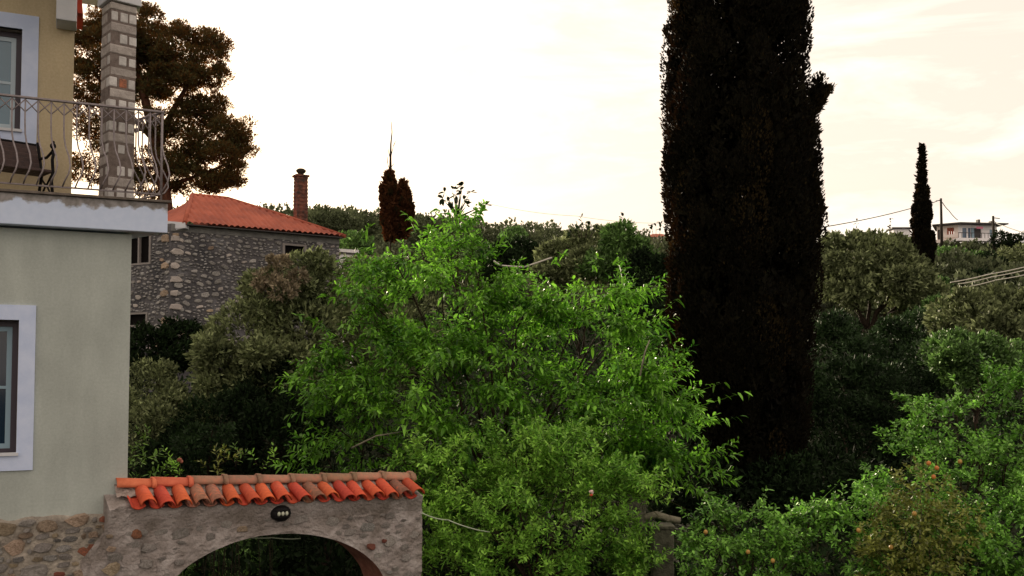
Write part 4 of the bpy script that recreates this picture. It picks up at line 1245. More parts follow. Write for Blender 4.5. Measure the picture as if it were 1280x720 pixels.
def shoot_tree(name, label, cat, spec, base, mat, nsh, length, nleaf, Lf, Wf, droop, r0, seed, bark='bark', up=.45, subs=30, sub=(.25, .5), group=None, extra=None, sq=.9, yf=.9, inner=.25, shell=.14, twig='twig', fork=.35, jit=.5, branch=None):
    rng = np.random.default_rng(seed)
    t_ = thing(name, label, cat, base, 0, group)
    lobes = to_lobes(spec, rng, sq=sq, yf=yf)
    al = sublobes(lobes, subs, rng, sub)
    axes = None
    if branch:
        P, d, axes = branchify(al, len(lobes), nsh // branch[0], branch[0], rng, branch[1], branch[2], branch[3])
    else: P, d = sample_lobes(al, nsh, rng, shell, inner, main=len(lobes))
    gz_ = base[2] + .25
    ok = P[:, 2] > gz_; P, d = P[ok], d[ok]
    (V, T), (A, E) = shoots(P, d, length, nleaf, Lf, Wf, droop, rng, up, jit)
    parts = [(V, T)]
    if extra is not None:
        parts.append(extra(rng))
    finish_crown(parts, mat, t_)
    tw = twig_tris(A - unit(E - A) * length * .2, E, max(.002, Lf * .02))
    if axes is not None: tw = join([tw, twig_tris(axes[0], axes[1], max(.004, Lf * .05))])
    V2 = tw[0] - np.array(t_.location)
    tag(link('twigs', tri_mesh('twigs', V2, tw[1], M[twig]), t_), kind='stuff')
    limbs(base, lobes, r0, rng, M[bark], t_, fork=fork)
    return t_, al

def card_tree(name, label, cat, spec, base, mat, n, Lf, Wf, r0, seed, bark='bark_dark', subs=20, sub=(.25, .5), group=None, upd=.4, sq=.85, yf=.9, inner=.2, shell=.12, mats=None, fork=.35, clump=7, spread=.14):
    """crown of small leaves gathered in clumps"""
    rng = np.random.default_rng(seed)
    t_ = thing(name, label, cat, base, 0, group)
    lobes = to_lobes(spec, rng, sq=sq, yf=yf)
    al = sublobes(lobes, subs, rng, sub)
    nc = n // clump
    P, d = sample_lobes(al, nc, rng, shell, inner, main=len(lobes))
    P = np.repeat(P, clump, 0); d = np.repeat(d, clump, 0)
    mr = float(np.mean([l[1][0] for l in lobes]))
    P = P + rng.normal(0, 1, P.shape) * mr * spread * .5
    ok = P[:, 2] > base[2] - .3; P, d = P[ok], d[ok]
    D = unit(d + np.array([0, 0, upd]) + rng.normal(0, .8, P.shape))
    Ls = Lf * rng.uniform(.6, 1.3, len(P))
    V, T = leaf_small(P, D, Ls, Ls * Wf / Lf, rng)
    finish_crown([(V, T)], mat, t_)
    limbs(base, lobes, r0, rng, M[bark], t_, 6, fork=fork)
    return t_, al

def gbase(u, Y, dz=0):
    p = at(u, 500, Y); return (p.x, Y, ground_z(p.x, Y) + dz)

def fruit(parent, pts, m):
    mb = MB(); mb.ball((0, 0, 0), .026, 10, 7, (1, 1, 1.08)); me = mb.mesh('fruit', m)
    for (u, v, Y) in pts:
        p = at(u, v, Y + .12) - parent.location; o = link('fruit', me, parent, p)

# ---- the broad bright green tree in the middle
MT = [(560, 365, 88, 15.6), (470, 385, 62, 15.2), (430, 470, 52, 14.9), (440, 545, 62, 14.6), (640, 430, 84, 15.4), (745, 420, 80, 15.6), (560, 500, 115, 14.8), (700, 530, 100, 15.0),
      (815, 520, 62, 15.2), (540, 300, 36, 15.8), (590, 300, 36, 15.6), (500, 320, 36, 15.5), (782, 382, 36, 15.8), (660, 385, 42, 15.8), (845, 560, 42, 15.0), (505, 580, 60, 14.6), (620, 600, 80, 15.2), (395, 590, 30, 14.6), (790, 450, 55, 15.3), (720, 388, 36, 15.8)]
def branchify(al, main, nb, ns, rng, blen, spread=.8, rise=.25, inner=.05, zmin=-9):
    """leafy branches reaching out of the crown: shoot bases and directions, fanned along each branch"""
    P, d = sample_lobes(al, nb, rng, .08, inner, main=main)
    ok = P[:, 2] > zmin; P, d = P[ok], d[ok]; nb = len(P)
    ax = unit(d * np.array([1, 1, .6]) + np.array([0, 0, rise]) + rng.normal(0, .25, P.shape)); bl = blen * rng.uniform(.7, 1.25, nb)
    S0 = P - ax * (bl * .72)[:, None]
    sd = unit(np.cross(ax, np.array([0, 0, 1.0])) + rng.normal(0, .15, P.shape))
    BP, BD = [], []
    for i in range(ns):
        f = .22 + .78 * (i + rng.random(nb) * .6) / ns
        p = S0 + ax * (bl * f)[:, None]; p[:, 2] -= bl * .22 * f ** 2
        side = (1 if i % 2 else -1)
        tip = (f > .9)[:, None]
        dd = ax * .75 + sd * side * spread * (1.15 - f)[:, None] + rng.normal(0, .18, P.shape); dd = np.where(tip, ax + rng.normal(0, .2, P.shape), dd)
        BP.append(p); BD.append(unit(dd))
    return np.concatenate(BP), np.concatenate(BD), (S0, P)

def feelers(spec, Y, Lf, Wf, droop, n=12):
    """single long shoots standing out of the crown, measured from the photograph"""
    def f(rng):
        parts = []
        for (u0, v0, u1, v1) in spec:
            A = np.array([at(u0, v0, Y)]); B = np.array([at(u1, v1, Y)])
            k = np.linspace(0, 1, n)[:, None]
            P = A + (B - A) * k; P[:, 2] += .06 * np.sin(k[:, 0] * 3.1)
            D = (B - A) / np.linalg.norm(B - A) * .6 + rng.normal(0, .6, (n, 3)); D[:, 2] -= .15
            L_ = Lf * rng.uniform(.7, 1.1, n)
            parts.append(leaf_big(P, D, L_, L_ * Wf / Lf, droop * rng.uniform(.4, 1.4, n), rng))
            parts.append(twig_tris(A, B, .008))
        return join(parts)
    return f
fe = feelers([(850, 515, 938, 488), (840, 500, 905, 478), (860, 540, 925, 520), (815, 400, 850, 372), (780, 360, 772, 318), (400, 405, 372, 395), (420, 420, 385, 400), (395, 455, 368, 470), (400, 520, 362, 518), (395, 560, 360, 572), (560, 280, 571, 262),
              (520, 290, 508, 268), (450, 300, 462, 284), (470, 310, 445, 318), (640, 310, 628, 292), (690, 330, 706, 318), (740, 340, 748, 322), (560, 275, 545, 262), (830, 560, 895, 575), (800, 600, 870, 612), (590, 280, 600, 268), (430, 380, 405, 372)], 14.9, .16, .05, .5)
main_tree, main_l = shoot_tree('walnut_tree', 'broad bright green tree with drooping leaves filling the middle', 'tree', MT, gbase(640, 15.2), L['broad'], 4300, .36, 11, .145, .048, .30, .16, 101, bark='bark_dark', up=.12, jit=.2, subs=70, sub=(.25, .45), branch=(14, 1.15, .9, .25), extra=fe)
for pts in ([(690, 610, 14.2), (705, 565, 14.1), (722, 520, 14.1), (735, 500, 14.2)], [(440, 560, 13.6), (470, 545, 13.6), (500, 540, 13.7)], [(800, 470, 14.2), (806, 440, 14.3), (812, 425, 14.4)]):
    mb = MB(); mb.tube([at(*p) - main_tree.location for p in pts], [.016, .012, .009, .006][:len(pts)], 5)
    mb.build('bare_branch', M['bark_pale'], main_tree)
# dark sprig standing above it
rng_s = np.random.default_rng(3)
sp_b = at(572, 285, 17.5); sprig = thing('tall_shoot', 'dark leafy shoot tip standing above the bright green tree against the sky', 'shoot', sp_b)
def sprig_geo():
    parts = []
    for (u, v) in ((556, 240), (565, 236), (578, 232), (588, 240), (560, 252), (580, 250), (570, 244), (584, 256), (607, 256), (553, 248), (575, 238), (566, 258)):
        e = np.array([at(u, v, 17.5 + rng_s.normal(0, .1))]); D = e - np.array([sp_b]); k = 4
        P = np.repeat(e, k, 0); DD = np.repeat(unit(D), k, 0) * .5 + rng_s.normal(0, .7, (k, 3))
        parts.append(leaf_big(P, DD, np.full(k, .15), np.full(k, .075), np.full(k, .3), rng_s))
        parts.append(twig_tris(np.array([sp_b]) + np.array([[0, 0, .2]]), e, .028))
    return join(parts)
finish_crown([sprig_geo()], L['dark'], sprig, 'leaves')
mb = MB(); mb.tube([(0, 0, -1.5), (0, 0, 0), (.02, 0, .35)], [.02, .016, .006], 5); mb.build('stem', M['twig'], sprig)

# ---- lighter tree in front of it
LT_ = [(575, 590, 52, 12.9), (650, 575, 50, 12.9), (720, 575, 48, 12.9), (600, 650, 72, 12.7), (690, 640, 78, 12.6), (765, 620, 45, 12.9), (760, 670, 52, 12.8), (570, 710, 55, 12.6), (660, 720, 80, 12.5), (545, 570, 26, 12.9), (795, 600, 22, 12.9)]
fe = feelers([(700, 560, 738, 518), (640, 560, 622, 535), (600, 560, 590, 540), (560, 570, 528, 545), (680, 550, 668, 525), (770, 590, 800, 570), (740, 570, 770, 545), (790, 610, 822, 600), (540, 590, 512, 580)], 12.4, .105, .036, .3)
low_tree, low_l = shoot_tree('young_fruit_tree', 'lower light green tree with small dense leaves right of the gateway', 'tree', LT_, gbase(665, 12.7), L['low'], 2800, .22, 11, .098, .033, .2, .08, 102, bark='bark_dark', up=.35, jit=.25, subs=60, sub=(.22, .42), branch=(11, .75, .7, .7), extra=fe, shell=.12)
rose = thing('garden_rose', 'single pale pink and red bloom among the light green leaves', 'flower', at(739, 617, 11.75))
mb = MB()
for k in range(7):
    a = k * .9; mb.ball((.014 * math.cos(a), .012 * math.sin(a), .012 + .003 * k), .017, 7, 5, (1, .6, 1))
mb.build('petals', M['petal'], rose)
mb = MB(); mb.ball((0, 0, -.018), .022, 7, 5, (1, .8, .7)); mb.build('outer_petals', M['petal_red'], rose)
mb = MB(); mb.tube([(0, 0, -.02), (.01, .03, -.2), (0, .1, -.4)], .004, 5); mb.build('stem', M['twig'], rose)

# ---- citrus trees at the lower right
C1 = [(905, 665, 42, 12.0), (950, 665, 40, 12.0), (905, 715, 48, 11.9), (970, 700, 45, 12.0), (1015, 660, 30, 12.3), (880, 690, 30, 11.9), (1030, 625, 18, 12.4)]
t1, _ = shoot_tree('lemon_tree', 'small glossy lemon tree at bottom right with a few pale fruits', 'tree', C1, gbase(930, 12.0), L['citrus'], 1000, .16, 9, .085, .038, .22, .06, 103, bark='bark_dark', branch=(8, .5, .7, .5), jit=.35, up=.4, subs=50, sub=(.22, .42), inner=.1, extra=feelers([(1010, 640, 1050, 602), (890, 640, 880, 615), (940, 640, 960, 612), (1020, 650, 1060, 640)], 11.9, .09, .042, .2))
fruit(t1, [(882, 665, 11.25), (966, 701, 11.2), (935, 690, 11.2)], M['lemon'])
C2 = [(1200, 540, 62, 12.6), (1255, 510, 50, 12.6), (1150, 580, 58, 12.3), (1225, 600, 75, 12.1), (1270, 560, 60, 12.2), (1120, 640, 55, 12.0), (1190, 670, 70, 11.8), (1265, 660, 65, 11.8), (1130, 700, 60, 11.7), (1075, 690, 38, 11.8), (1165, 510, 28, 12.6), (1225, 480, 24, 12.6)]
t2, _ = shoot_tree('orange_tree', 'large citrus tree at the right edge carrying orange fruits', 'tree', C2, gbase(1200, 12.2), L['citrus'], 2700, .17, 9, .085, .038, .22, .09, 104, bark='bark_dark', branch=(9, .6, .7, .5), jit=.35, up=.4, subs=100, sub=(.2, .38), inner=.1, extra=feelers([(1200, 500, 1190, 470), (1240, 480, 1235, 455), (1150, 530, 1135, 500), (1120, 570, 1098, 545), (1090, 620, 1065, 600)], 12.0, .09, .042, .2))
C3 = [(1150, 620, 40, 11.3), (1130, 670, 46, 11.2), (1175, 660, 40, 11.2), (1110, 715, 40, 11.1), (1165, 715, 42, 11.1)]
t3, _ = shoot_tree('yellowing_citrus_bush', 'yellow brown leaved citrus bush in front of the orange tree', 'tree', C3, gbase(1145, 11.2), L['citrus_yellow'], 650, .16, 8, .080, .036, .2, .05, 105, up=.5, subs=20, sub=(.3, .5), inner=.1)
fruit(t3, [(1073, 663, 10.9), (1114, 684, 10.75), (1143, 642, 10.7)], M['lemon'])
fruit(t3, [(1161, 579, 10.95), (1171, 585, 10.9), (1167, 596, 10.95)], M['orange'])
fruit(t2, [(1200, 577, 11.1)], M['lemon'])

# ---- giant cypress
def cypress(name, label, prof, Y, n, Lf, Wf, seed, mat, mat2, lumps, group=None, brown=.2, tip=None):
    """prof: (v, u_left, u_right) measured down the silhouette"""
    rng = np.random.default_rng(seed)
    prof = sorted(prof, key=lambda p: -p[0])
    uc = prof[0][1] * .5 + prof[0][2] * .5
    b_ = at(uc, 500, Y); base = Vector((b_.x, Y, ground_z(b_.x, Y)))
    t_ = thing(name, label, 'tree', base, 0, group)
    zs_, xl, xr = [], [], []
    for v, a, b2 in prof:
        pa, pb = at(a, v, Y), at(b2, v, Y); zs_.append(pa.z); xl.append(pa.x); xr.append(pb.x)
    zs_, xl, xr = map(np.array, (zs_, xl, xr))
    z0, z1 = zs_.min(), zs_.max()
    def cr_(z): return (np.interp(z, zs_, xl) + np.interp(z, zs_, xr)) / 2, np.maximum((np.interp(z, zs_, xr) - np.interp(z, zs_, xl)) / 2 * .94 - Lf * .5, Lf * .3)
    # lumps: upright flames on the surface
    lz = rng.uniform(z0, z1, lumps); la_ = rng.uniform(0, 2 * math.pi, lumps)
    cx_, rr_ = cr_(lz)
    lr = np.clip(rr_ * rng.uniform(.10, .27, lumps), Lf * .4, .5); lh = lr * rng.uniform(1.2, 3.0, lumps)
    LP_ = np.stack([cx_ + np.cos(la_) * (rr_ - lr * rng.uniform(.40, .95, lumps)), Y + np.sin(la_) * (rr_ - lr * .75), lz], 1)
    w = lr * lh; w = w / w.sum()
    k = rng.choice(lumps, n, p=w); d = unit(rng.normal(0, 1, (n, 3)))
    P = LP_[k] + d * np.stack([lr[k], lr[k], lh[k]], 1) * rng.uniform(.84, 1.0, n)[:, None]
    out = np.stack([np.cos(la_[k]), np.sin(la_[k]), np.zeros(n)], 1)
    D = unit(d * .5 + out * .4 + np.array([0, 0, 1.2]) + rng.normal(0, .35, (n, 3)))
    Ls = Lf * rng.uniform(.6, 1.4, n)
    ok = P[:, 2] < z1
    Ls = Ls * np.clip(rr_[k] / (rr_.max() * .4), .45, 1)
    isb = (rng.random(n) < brown)
    # browner clumps: some lumps entirely
    bl = rng.random(lumps) < brown; isb = bl[k] | (rng.random(n) < brown * .25)
    a = ok & ~isb; c = ok & isb
    # dense heart of every flame, so the outline stays full
    m1 = 24; di = unit(rng.normal(0, 1, (m1, 3)))
    kk = np.repeat(np.arange(lumps), 70); dh = unit(rng.normal(0, 1, (len(kk), 3)))
    PH = LP_[kk] + dh * np.stack([lr[kk], lr[kk], lh[kk]], 1) * rng.uniform(.2, .72, len(kk))[:, None]
    DH = unit(rng.normal(0, .5, PH.shape) + np.array([0, 0, 1.0])); LH = lr[kk] * rng.uniform(.5, .9, len(kk)); okh = PH[:, 2] < z1
    # inner core of larger dark sprays
    m_ = n // 7
    zc = rng.uniform(z0, z1, m_); cx2, rr2 = cr_(zc); an = rng.uniform(0, 6.283, m_); rad = rr2 * np.sqrt(rng.random(m_)) * .8
    PC = np.stack([cx2 + np.cos(an) * rad, Y + np.sin(an) * rad, zc], 1)
    DC = unit(rng.normal(0, .7, (m_, 3)) + np.array([0, 0, 1.0])); LC = Lf * 2.6 * rng.uniform(.7, 1.3, m_)
    parts = [leaf_small(P[a], D[a], Ls[a], Ls[a] * Wf / Lf, rng), leaf_small(PH[okh], DH[okh], LH[okh], LH[okh] * .6, rng), leaf_small(PC, DC, LC, LC * .45, rng)]
    finish_crown(parts, mat, t_)
    if c.any(): finish_crown([leaf_small(P[c], D[c], Ls[c], Ls[c] * Wf / Lf, rng)], mat2, t_, 'brown_foliage')
    mb = MB(); tz = z1 - base.z
    top = np.interp(z1, zs_, (xl + xr) / 2) - base.x
    r_ = max(.06, rr_.max() * .13)
    mb.tube([(0, 0, -.3), (0, 0, .1), (top * .3, 0, tz * .4), (top * .8, 0, tz * .8), (top, 0, tz * .99)], [r_ * 1.4, r_, r_ * .8, r_ * .4, r_ * .1], 8)
    mb.build('trunk', M['bark_dark'], t_)
    return t_
GP = [(-260, 885, 965), (-160, 855, 990), (-60, 842, 1005), (0, 834, 1010), (15, 836, 1013), (28, 830, 1012), (60, 831, 1014), (75, 828, 1012), (100, 829, 1018), (112, 828, 1033), (125, 827, 1032), (140, 828, 1028), (160, 829, 1020), (190, 827, 1022), (210, 824, 1026), (240, 825, 1024), (270, 830, 1030),
      (300, 832, 1028), (340, 832, 1024), (400, 832, 1022), (460, 836, 1020), (520, 850, 1015), (580, 880, 1010), (625, 900, 1000)]
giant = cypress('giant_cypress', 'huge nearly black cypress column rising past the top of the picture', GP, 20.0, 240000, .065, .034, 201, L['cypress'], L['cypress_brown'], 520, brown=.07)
# branch tuft jutting out at its right side
rng_t = np.random.default_rng(9)
Pt = np.array([at(1012, 150, 20)]) ; n_ = 2600
a_ = rng_t.random(n_); e_ = np.array(at(1037, 112, 20.0)); b__ = np.array(at(1016, 150, 20.0)); c__ = np.array(at(1012, 112, 20.0))
s1_, s2_ = rng_t.random(n_), rng_t.random(n_); fl = s1_ + s2_ > 1; s1_[fl] = 1 - s1_[fl]; s2_[fl] = 1 - s2_[fl]
PP = b__ + (e_ - b__) * s1_[:, None] + (c__ - b__) * s2_[:, None]; PP[:, 1] += rng_t.normal(0, .12, n_)
DD = unit(np.array([.45, 0, .8]) + rng_t.normal(0, .35, (n_, 3)))
finish_crown([leaf_small(PP, DD, np.full(n_, .13), np.full(n_, .04), rng_t)], L['cypress_brown'], giant, 'side_tuft')

# slim cypress at right, twin stubby one in the middle
cypress('slim_cypress', 'slim pointed dark cypress on the hill left of the white villa', [(183, 1152.3, 1153), (192, 1151.5, 1154.5), (205, 1148.5, 1157), (225, 1145, 1159.5), (250, 1141, 1163), (280, 1137, 1167), (310, 1135, 1170), (335, 1142, 1166), (352, 1146, 1162)], 62.0, 24000, .12, .065, 202, L['cypress'], L['cypress_brown'], 130, brown=.12)
cypress('stubby_cypress', 'short rounded left half of a dark brown cypress pair on the ridge', [(217, 484, 491), (222, 478, 495), (235, 473, 498), (260, 474, 500), (285, 475, 500), (300, 478, 498)], 40.0, 15000, .09, .05, 203, L['stub'], L['cypress_brown'], 60, brown=.25, group='pair of stubby cypresses')
cypress('stubby_cypress', 'short rounded right half of a dark brown cypress pair on the ridge', [(228, 500, 507), (234, 496, 512), (250, 494, 516), (262, 494, 520), (280, 493, 517), (298, 494, 510)], 40.3, 15000, .09, .05, 204, L['stub'], L['cypress_brown'], 60, brown=.25, group='pair of stubby cypresses')
ds = thing('dead_leader', 'thin bare dead stem rising from the left stubby cypress', 'dead branch', at(488, 222, 40))
o_ = ds.location
def q(u, v): return at(u, v, 40) - o_
mb = MB(); mb.tube([q(488, 224), q(488, 200), q(488.5, 180), q(490, 165), q(489, 152)], [.07, .05, .035, .02, .01], 5)
for a, b2 in (((488, 200), (485, 186)), ((488.5, 196), (492, 182)), ((492, 182), (494.5, 176)), ((487.5, 212), (484, 204)), ((488, 210), (493, 204)), ((484, 204), (484.5, 196))):
    mb.tube([q(*a), q(*b2)], [.02, .008], 4)
mb.build('stem', M['bark_dark'], ds)

# ---- pine behind the stone house: flat layered needle clouds
PN = [(150, 60, 42, 45), (195, 45, 38, 45), (240, 72, 44, 45), (225, 100, 38, 44.5), (262, 95, 20, 45), (130, 95, 34, 45), (105, 55, 30, 45.5), (175, 95, 30, 46), (215, 150, 22, 45), (255, 150, 20, 45.5),
      (285, 165, 26, 45), (300, 190, 16, 45), (270, 200, 26, 44.6), (240, 185, 24, 45), (205, 200, 26, 45), (235, 225, 24, 45), (280, 225, 16, 45), (120, 160, 24, 45), (105, 125, 22, 45), (160, 215, 22, 45), (110, 215, 24, 45), (190, 235, 20, 45), (250, 50, 18, 45), (130, 25, 14, 45), (185, 22, 14, 45), (235, 140, 22, 45), (200, 165, 20, 45), (268, 130, 16, 45), (140, 190, 22, 45), (222, 212, 22, 45), (262, 228, 16, 45), (292, 205, 16, 45), (215, 75, 34, 45.5), (185, 120, 22, 45.5), (150, 120, 22, 45)]
rngp = np.random.default_rng(301)
pb = gbase(205, 45.0)
pine = thing('pine_tree', 'large dark pine with layered clumps behind the stone house and balcony', 'tree', pb)
pl = to_lobes(PN, rngp, sq=.76, yf=1.2, mainr=1.08)
small = []
P0, d0 = sample_lobes(pl, 820, rngp, .2, .3, cull=.6)
for p in P0:
    r = rngp.uniform(.22, .55); small.append((p, (r, r, r * .55)))
P, d = sample_lobes(small, 130000, rngp, .3, .5, cull=.0)
D = unit(d * .7 + np.array([0, 0, .7]) + rngp.normal(0, .6, P.shape)); Ls = .17 * rngp.uniform(.6, 1.3, len(P))
finish_crown([leaf_small(P, D, Ls, Ls * .30, rngp)], L['pine'], pine)
mb = MB(); o_ = pine.location
def tb(pts, r0, r1, sd=6):
    P_ = [at(*p) - o_ for p in pts]; n_ = len(P_); mb.tube(P_, [r0 + (r1 - r0) * k / (n_ - 1) for k in range(n_)], sd)
tb([(215, 480, 45), (212, 300, 45), (205, 235, 45), (192, 170, 45), (178, 110, 45), (168, 70, 45)], .42, .12, 8)
for pts, r0 in (([(203, 225, 45), (235, 190, 45), (262, 165, 45), (285, 160, 45)], .16), ([(196, 185, 45), (215, 140, 44.8), (235, 105, 44.8), (245, 75, 45)], .18), ([(192, 175, 45), (160, 140, 45), (130, 110, 45), (108, 70, 45)], .15), ([(205, 235, 45), (240, 222, 45), (272, 210, 44.8), (300, 195, 44.8)], .12),
                ([(190, 160, 45), (150, 165, 45), (115, 160, 45), (100, 150, 45)], .10), ([(200, 210, 45), (160, 210, 45), (120, 215, 45)], .10), ([(215, 140, 44.8), (250, 140, 44.9), (275, 150, 45)], .08), ([(235, 190, 45), (245, 215, 44.8), (250, 235, 44.8)], .06), ([(180, 120, 45), (200, 80, 45), (205, 50, 45)], .10), ([(172, 90, 45), (150, 60, 45), (135, 40, 45)], .08)):
    tb(pts, r0, .03)
for k in range(260):
    p = P0[rngp.integers(0, len(P0))]; j = rngp.integers(0, len(pl)); c = pl[j][0]
    q_ = P0[np.argmin(((P0 - p) ** 2).sum(1) + 99 * (((P0 - p) ** 2).sum(1) < .6))]
    mb.tube([Vector(p) - o_, Vector((p + q_) / 2) - o_ + Vector((0, 0, -.12)), Vector(q_) - o_], [.02, .028, .02], 4, False)
mb.build('trunk', M['bark_pine'], pine)

# ---- bushes in front of the stone house
def bush(name, label, spec, u, Y, mat, n, Lf, Wf, seed, r0=.08, **k):
    return card_tree(name, label, k.pop('cat', 'bush'), spec, gbase(u, Y), mat, n, Lf, Wf, r0, seed, **k)
bush('flowering_olive', 'grey green bushy olive with pale brown flower heads before the stone house', [(345, 375, 45, 21), (310, 420, 55, 20.5), (375, 420, 60, 20.8), (290, 465, 45, 20), (340, 470, 60, 20), (415, 370, 40, 22), (425, 420, 40, 21.5), (265, 450, 28, 20), (400, 470, 40, 21), (375, 340, 28, 21.5)], 350, 21, L['olive'], 36000, .135, .055, 401, .14, subs=40, sub=(.25, .5), cat='tree')
rngd = np.random.default_rng(77)
bush('dry_flower_crown', 'tan dried flower heads crowning the grey green olive bush', [(350, 333, 16, 20.4), (330, 348, 14, 20.2), (372, 350, 14, 20.4), (352, 362, 18, 20.0)], 352, 20.6, L['dry'], 1500, .11, .055, 402, .03, subs=12)
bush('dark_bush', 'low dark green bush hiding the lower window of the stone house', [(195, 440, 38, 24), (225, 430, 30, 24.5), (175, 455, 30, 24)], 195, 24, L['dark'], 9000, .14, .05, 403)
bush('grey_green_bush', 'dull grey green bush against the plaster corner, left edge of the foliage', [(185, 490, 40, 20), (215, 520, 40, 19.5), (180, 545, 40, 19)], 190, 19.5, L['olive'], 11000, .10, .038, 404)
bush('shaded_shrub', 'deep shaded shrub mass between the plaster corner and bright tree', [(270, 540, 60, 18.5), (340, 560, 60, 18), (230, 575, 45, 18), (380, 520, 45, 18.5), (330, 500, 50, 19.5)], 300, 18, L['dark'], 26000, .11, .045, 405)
bush('olive_shoot_bush', 'small dark green bush low behind the tiled gateway', [(245, 565, 30, 15.5), (265, 550, 24, 15.5)], 250, 15.5, L['teal'], 3000, .08, .032, 406)
bush('tall_grey_bush', 'tall grey green bush between the olive and the bright tree below the annex window', [(455, 350, 34, 24), (440, 400, 40, 23.5), (480, 390, 40, 23.5), (455, 450, 45, 23), (490, 440, 45, 22.5), (520, 400, 45, 23)], 450, 23.5, L['olive'], 14000, .12, .045, 412)
# leafy shoots right behind the gateway
def clump(name, label, u, v, Y, r, mat, nsh, Lf, Wf, seed, ln=.22, nl=9, droop=.15, up=1.1, jit=.35):
    rng = np.random.default_rng(seed)
    c = at(u, v, Y); base = (c.x, Y, ground_z(c.x, Y)); t_ = thing(name, label, 'plant', base)
    rr = r * Y / 1200
    A = np.array([c]) + rng.normal(0, rr * .5, (nsh, 3)) * np.array([1, .7, .9])
    d = unit(rng.normal(0, 1, (nsh, 3)))
    (V, T), (A_, E) = shoots(A, d * .4, ln, nl, Lf, Wf, droop, rng, up, jit)
    finish_crown([(V, T)], mat, t_, 'leaves')
    b0 = np.array([base]) + rng.normal(0, .1, (nsh, 3)) * np.array([1, 1, 0])
    tw = join([twig_tris(b0, A_ + (E - A_) * .5, .008), twig_tris(A_, E, .005)])
    link('stems', tri_mesh('stems', tw[0] - np.array(t_.location), tw[1], M['bark_dark']), t_)
    return t_
clump('oleander', 'leafy green shoots beside the plaster corner above the tiles', 180, 585, 11.9, 26, L['bright'], 15, .11, .028, 501)
clump('oleander', 'single tall pale shoot near the plaster corner', 178, 555, 12.1, 9, L['bright'], 4, .10, .026, 502)
clump('oleander', 'yellowish upright shoots behind the middle of the tiled top', 275, 583, 12.4, 16, L['citrus_yellow'], 9, .11, .03, 503)
clump('oleander', 'slender yellow green shoot right of the yellowish ones', 297, 580, 12.5, 8, L['bright'], 4, .11, .026, 504, ln=.28)
clump('oleander', 'sparse pale leaves low behind the lamp end of the tiles', 335, 580, 12.6, 16, L['low'], 4, .10, .03, 505)
clump('oleander', 'low green sprigs just above the tiles left of the bright tree', 215, 592, 12.1, 14, L['low'], 9, .10, .03, 506)
rose2 = thing('garden_rose', 'dull red bloom behind the left ridge tiles', 'flower', at(225, 577, 12.0))
mb = MB()
for k in range(6): mb.ball((.018 * math.cos(k), .018 * math.sin(k), .006 * k), .024, 7, 5, (1, .8, .9))
mb.build('petals', plain('dusty_rose_petal', (.35, .12, .08), .7), rose2)
mb = MB(); mb.tube([(0, 0, -.01), (.02, .03, -.5), (0, .1, -1.2)], .005, 5); mb.build('stem', M['twig'], rose2)
# seen through the arch
bush('arch_shrub', 'dark shrub seen through the left of the arch', [(270, 720, 60, 15.5), (330, 740, 70, 16)], 290, 16, L['mid'], 9000, .08, .035, 507)
bush('arch_shrub', 'darker shrub seen through the right of the arch', [(400, 710, 60, 15.8), (450, 740, 60, 15.5), (380, 640, 50, 17)], 410, 16, L['dark'], 10000, .08, .035, 508)

# ---- right hand side, middle distance
bush('spreading_olive', 'rounded olive green tree with dark forked limbs right of the giant cypress', [(1060, 330, 38, 46), (1095, 320, 38, 46), (1130, 345, 38, 46), (1060, 358, 26, 45), (1110, 356, 32, 45), (1145, 375, 30, 46), (1035, 345, 24, 46)], 1085, 45.5, L['olive'], 24000, .26, .12, 601, .34, subs=36, cat='tree', bark='bark_dark', inner=.1)
bush('pale_leaf_tree', 'pale leaved tree on the slope below the cables', [(1190, 400, 34, 34), (1225, 400, 40, 33), (1265, 395, 36, 33), (1240, 430, 40, 32), (1275, 430, 30, 32)], 1230, 33, L['olive'], 20000, .20, .09, 602, .15, cat='tree', subs=30)
bush('fresh_green_bush', 'fresh green bush above the citrus tree at the right edge', [(1215, 450, 40, 26), (1255, 450, 34, 26), (1180, 440, 30, 27)], 1220, 26, L['mid'], 15000, .13, .06, 603, subs=24)
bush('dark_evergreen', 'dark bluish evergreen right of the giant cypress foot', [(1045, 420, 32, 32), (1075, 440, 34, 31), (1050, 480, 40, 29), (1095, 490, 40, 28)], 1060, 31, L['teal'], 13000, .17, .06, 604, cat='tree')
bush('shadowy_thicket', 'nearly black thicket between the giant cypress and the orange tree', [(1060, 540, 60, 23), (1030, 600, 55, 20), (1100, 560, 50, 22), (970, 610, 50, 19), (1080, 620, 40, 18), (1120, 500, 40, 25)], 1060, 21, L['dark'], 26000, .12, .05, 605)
bush('grey_bush', 'greyish green bush in the gap right of the dark evergreen', [(1120, 430, 32, 34), (1150, 455, 34, 30), (1140, 410, 26, 36)], 1130, 33, L['teal'], 10000, .15, .07, 606)
bush('leafy_slope_bush', 'bushy green growth below the slim cypress', [(1165, 400, 28, 44), (1185, 420, 26, 40), (1160, 440, 34, 38), (1170, 370, 22, 52)], 1170, 42, L['mid'], 13000, .2, .09, 607)
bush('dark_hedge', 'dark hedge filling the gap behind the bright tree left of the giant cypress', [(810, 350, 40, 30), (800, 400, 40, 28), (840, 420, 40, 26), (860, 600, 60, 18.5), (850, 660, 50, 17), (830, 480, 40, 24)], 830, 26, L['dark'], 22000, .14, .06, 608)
bush('reddish_bush', 'brown and red tinged bush behind the bright tree below the ridge', [(705, 320, 28, 34), (740, 305, 26, 34), (725, 345, 36, 33), (770, 320, 26, 34), (690, 345, 26, 33)], 725, 34, L['olive'], 13000, .17, .08, 609, cat='bush')
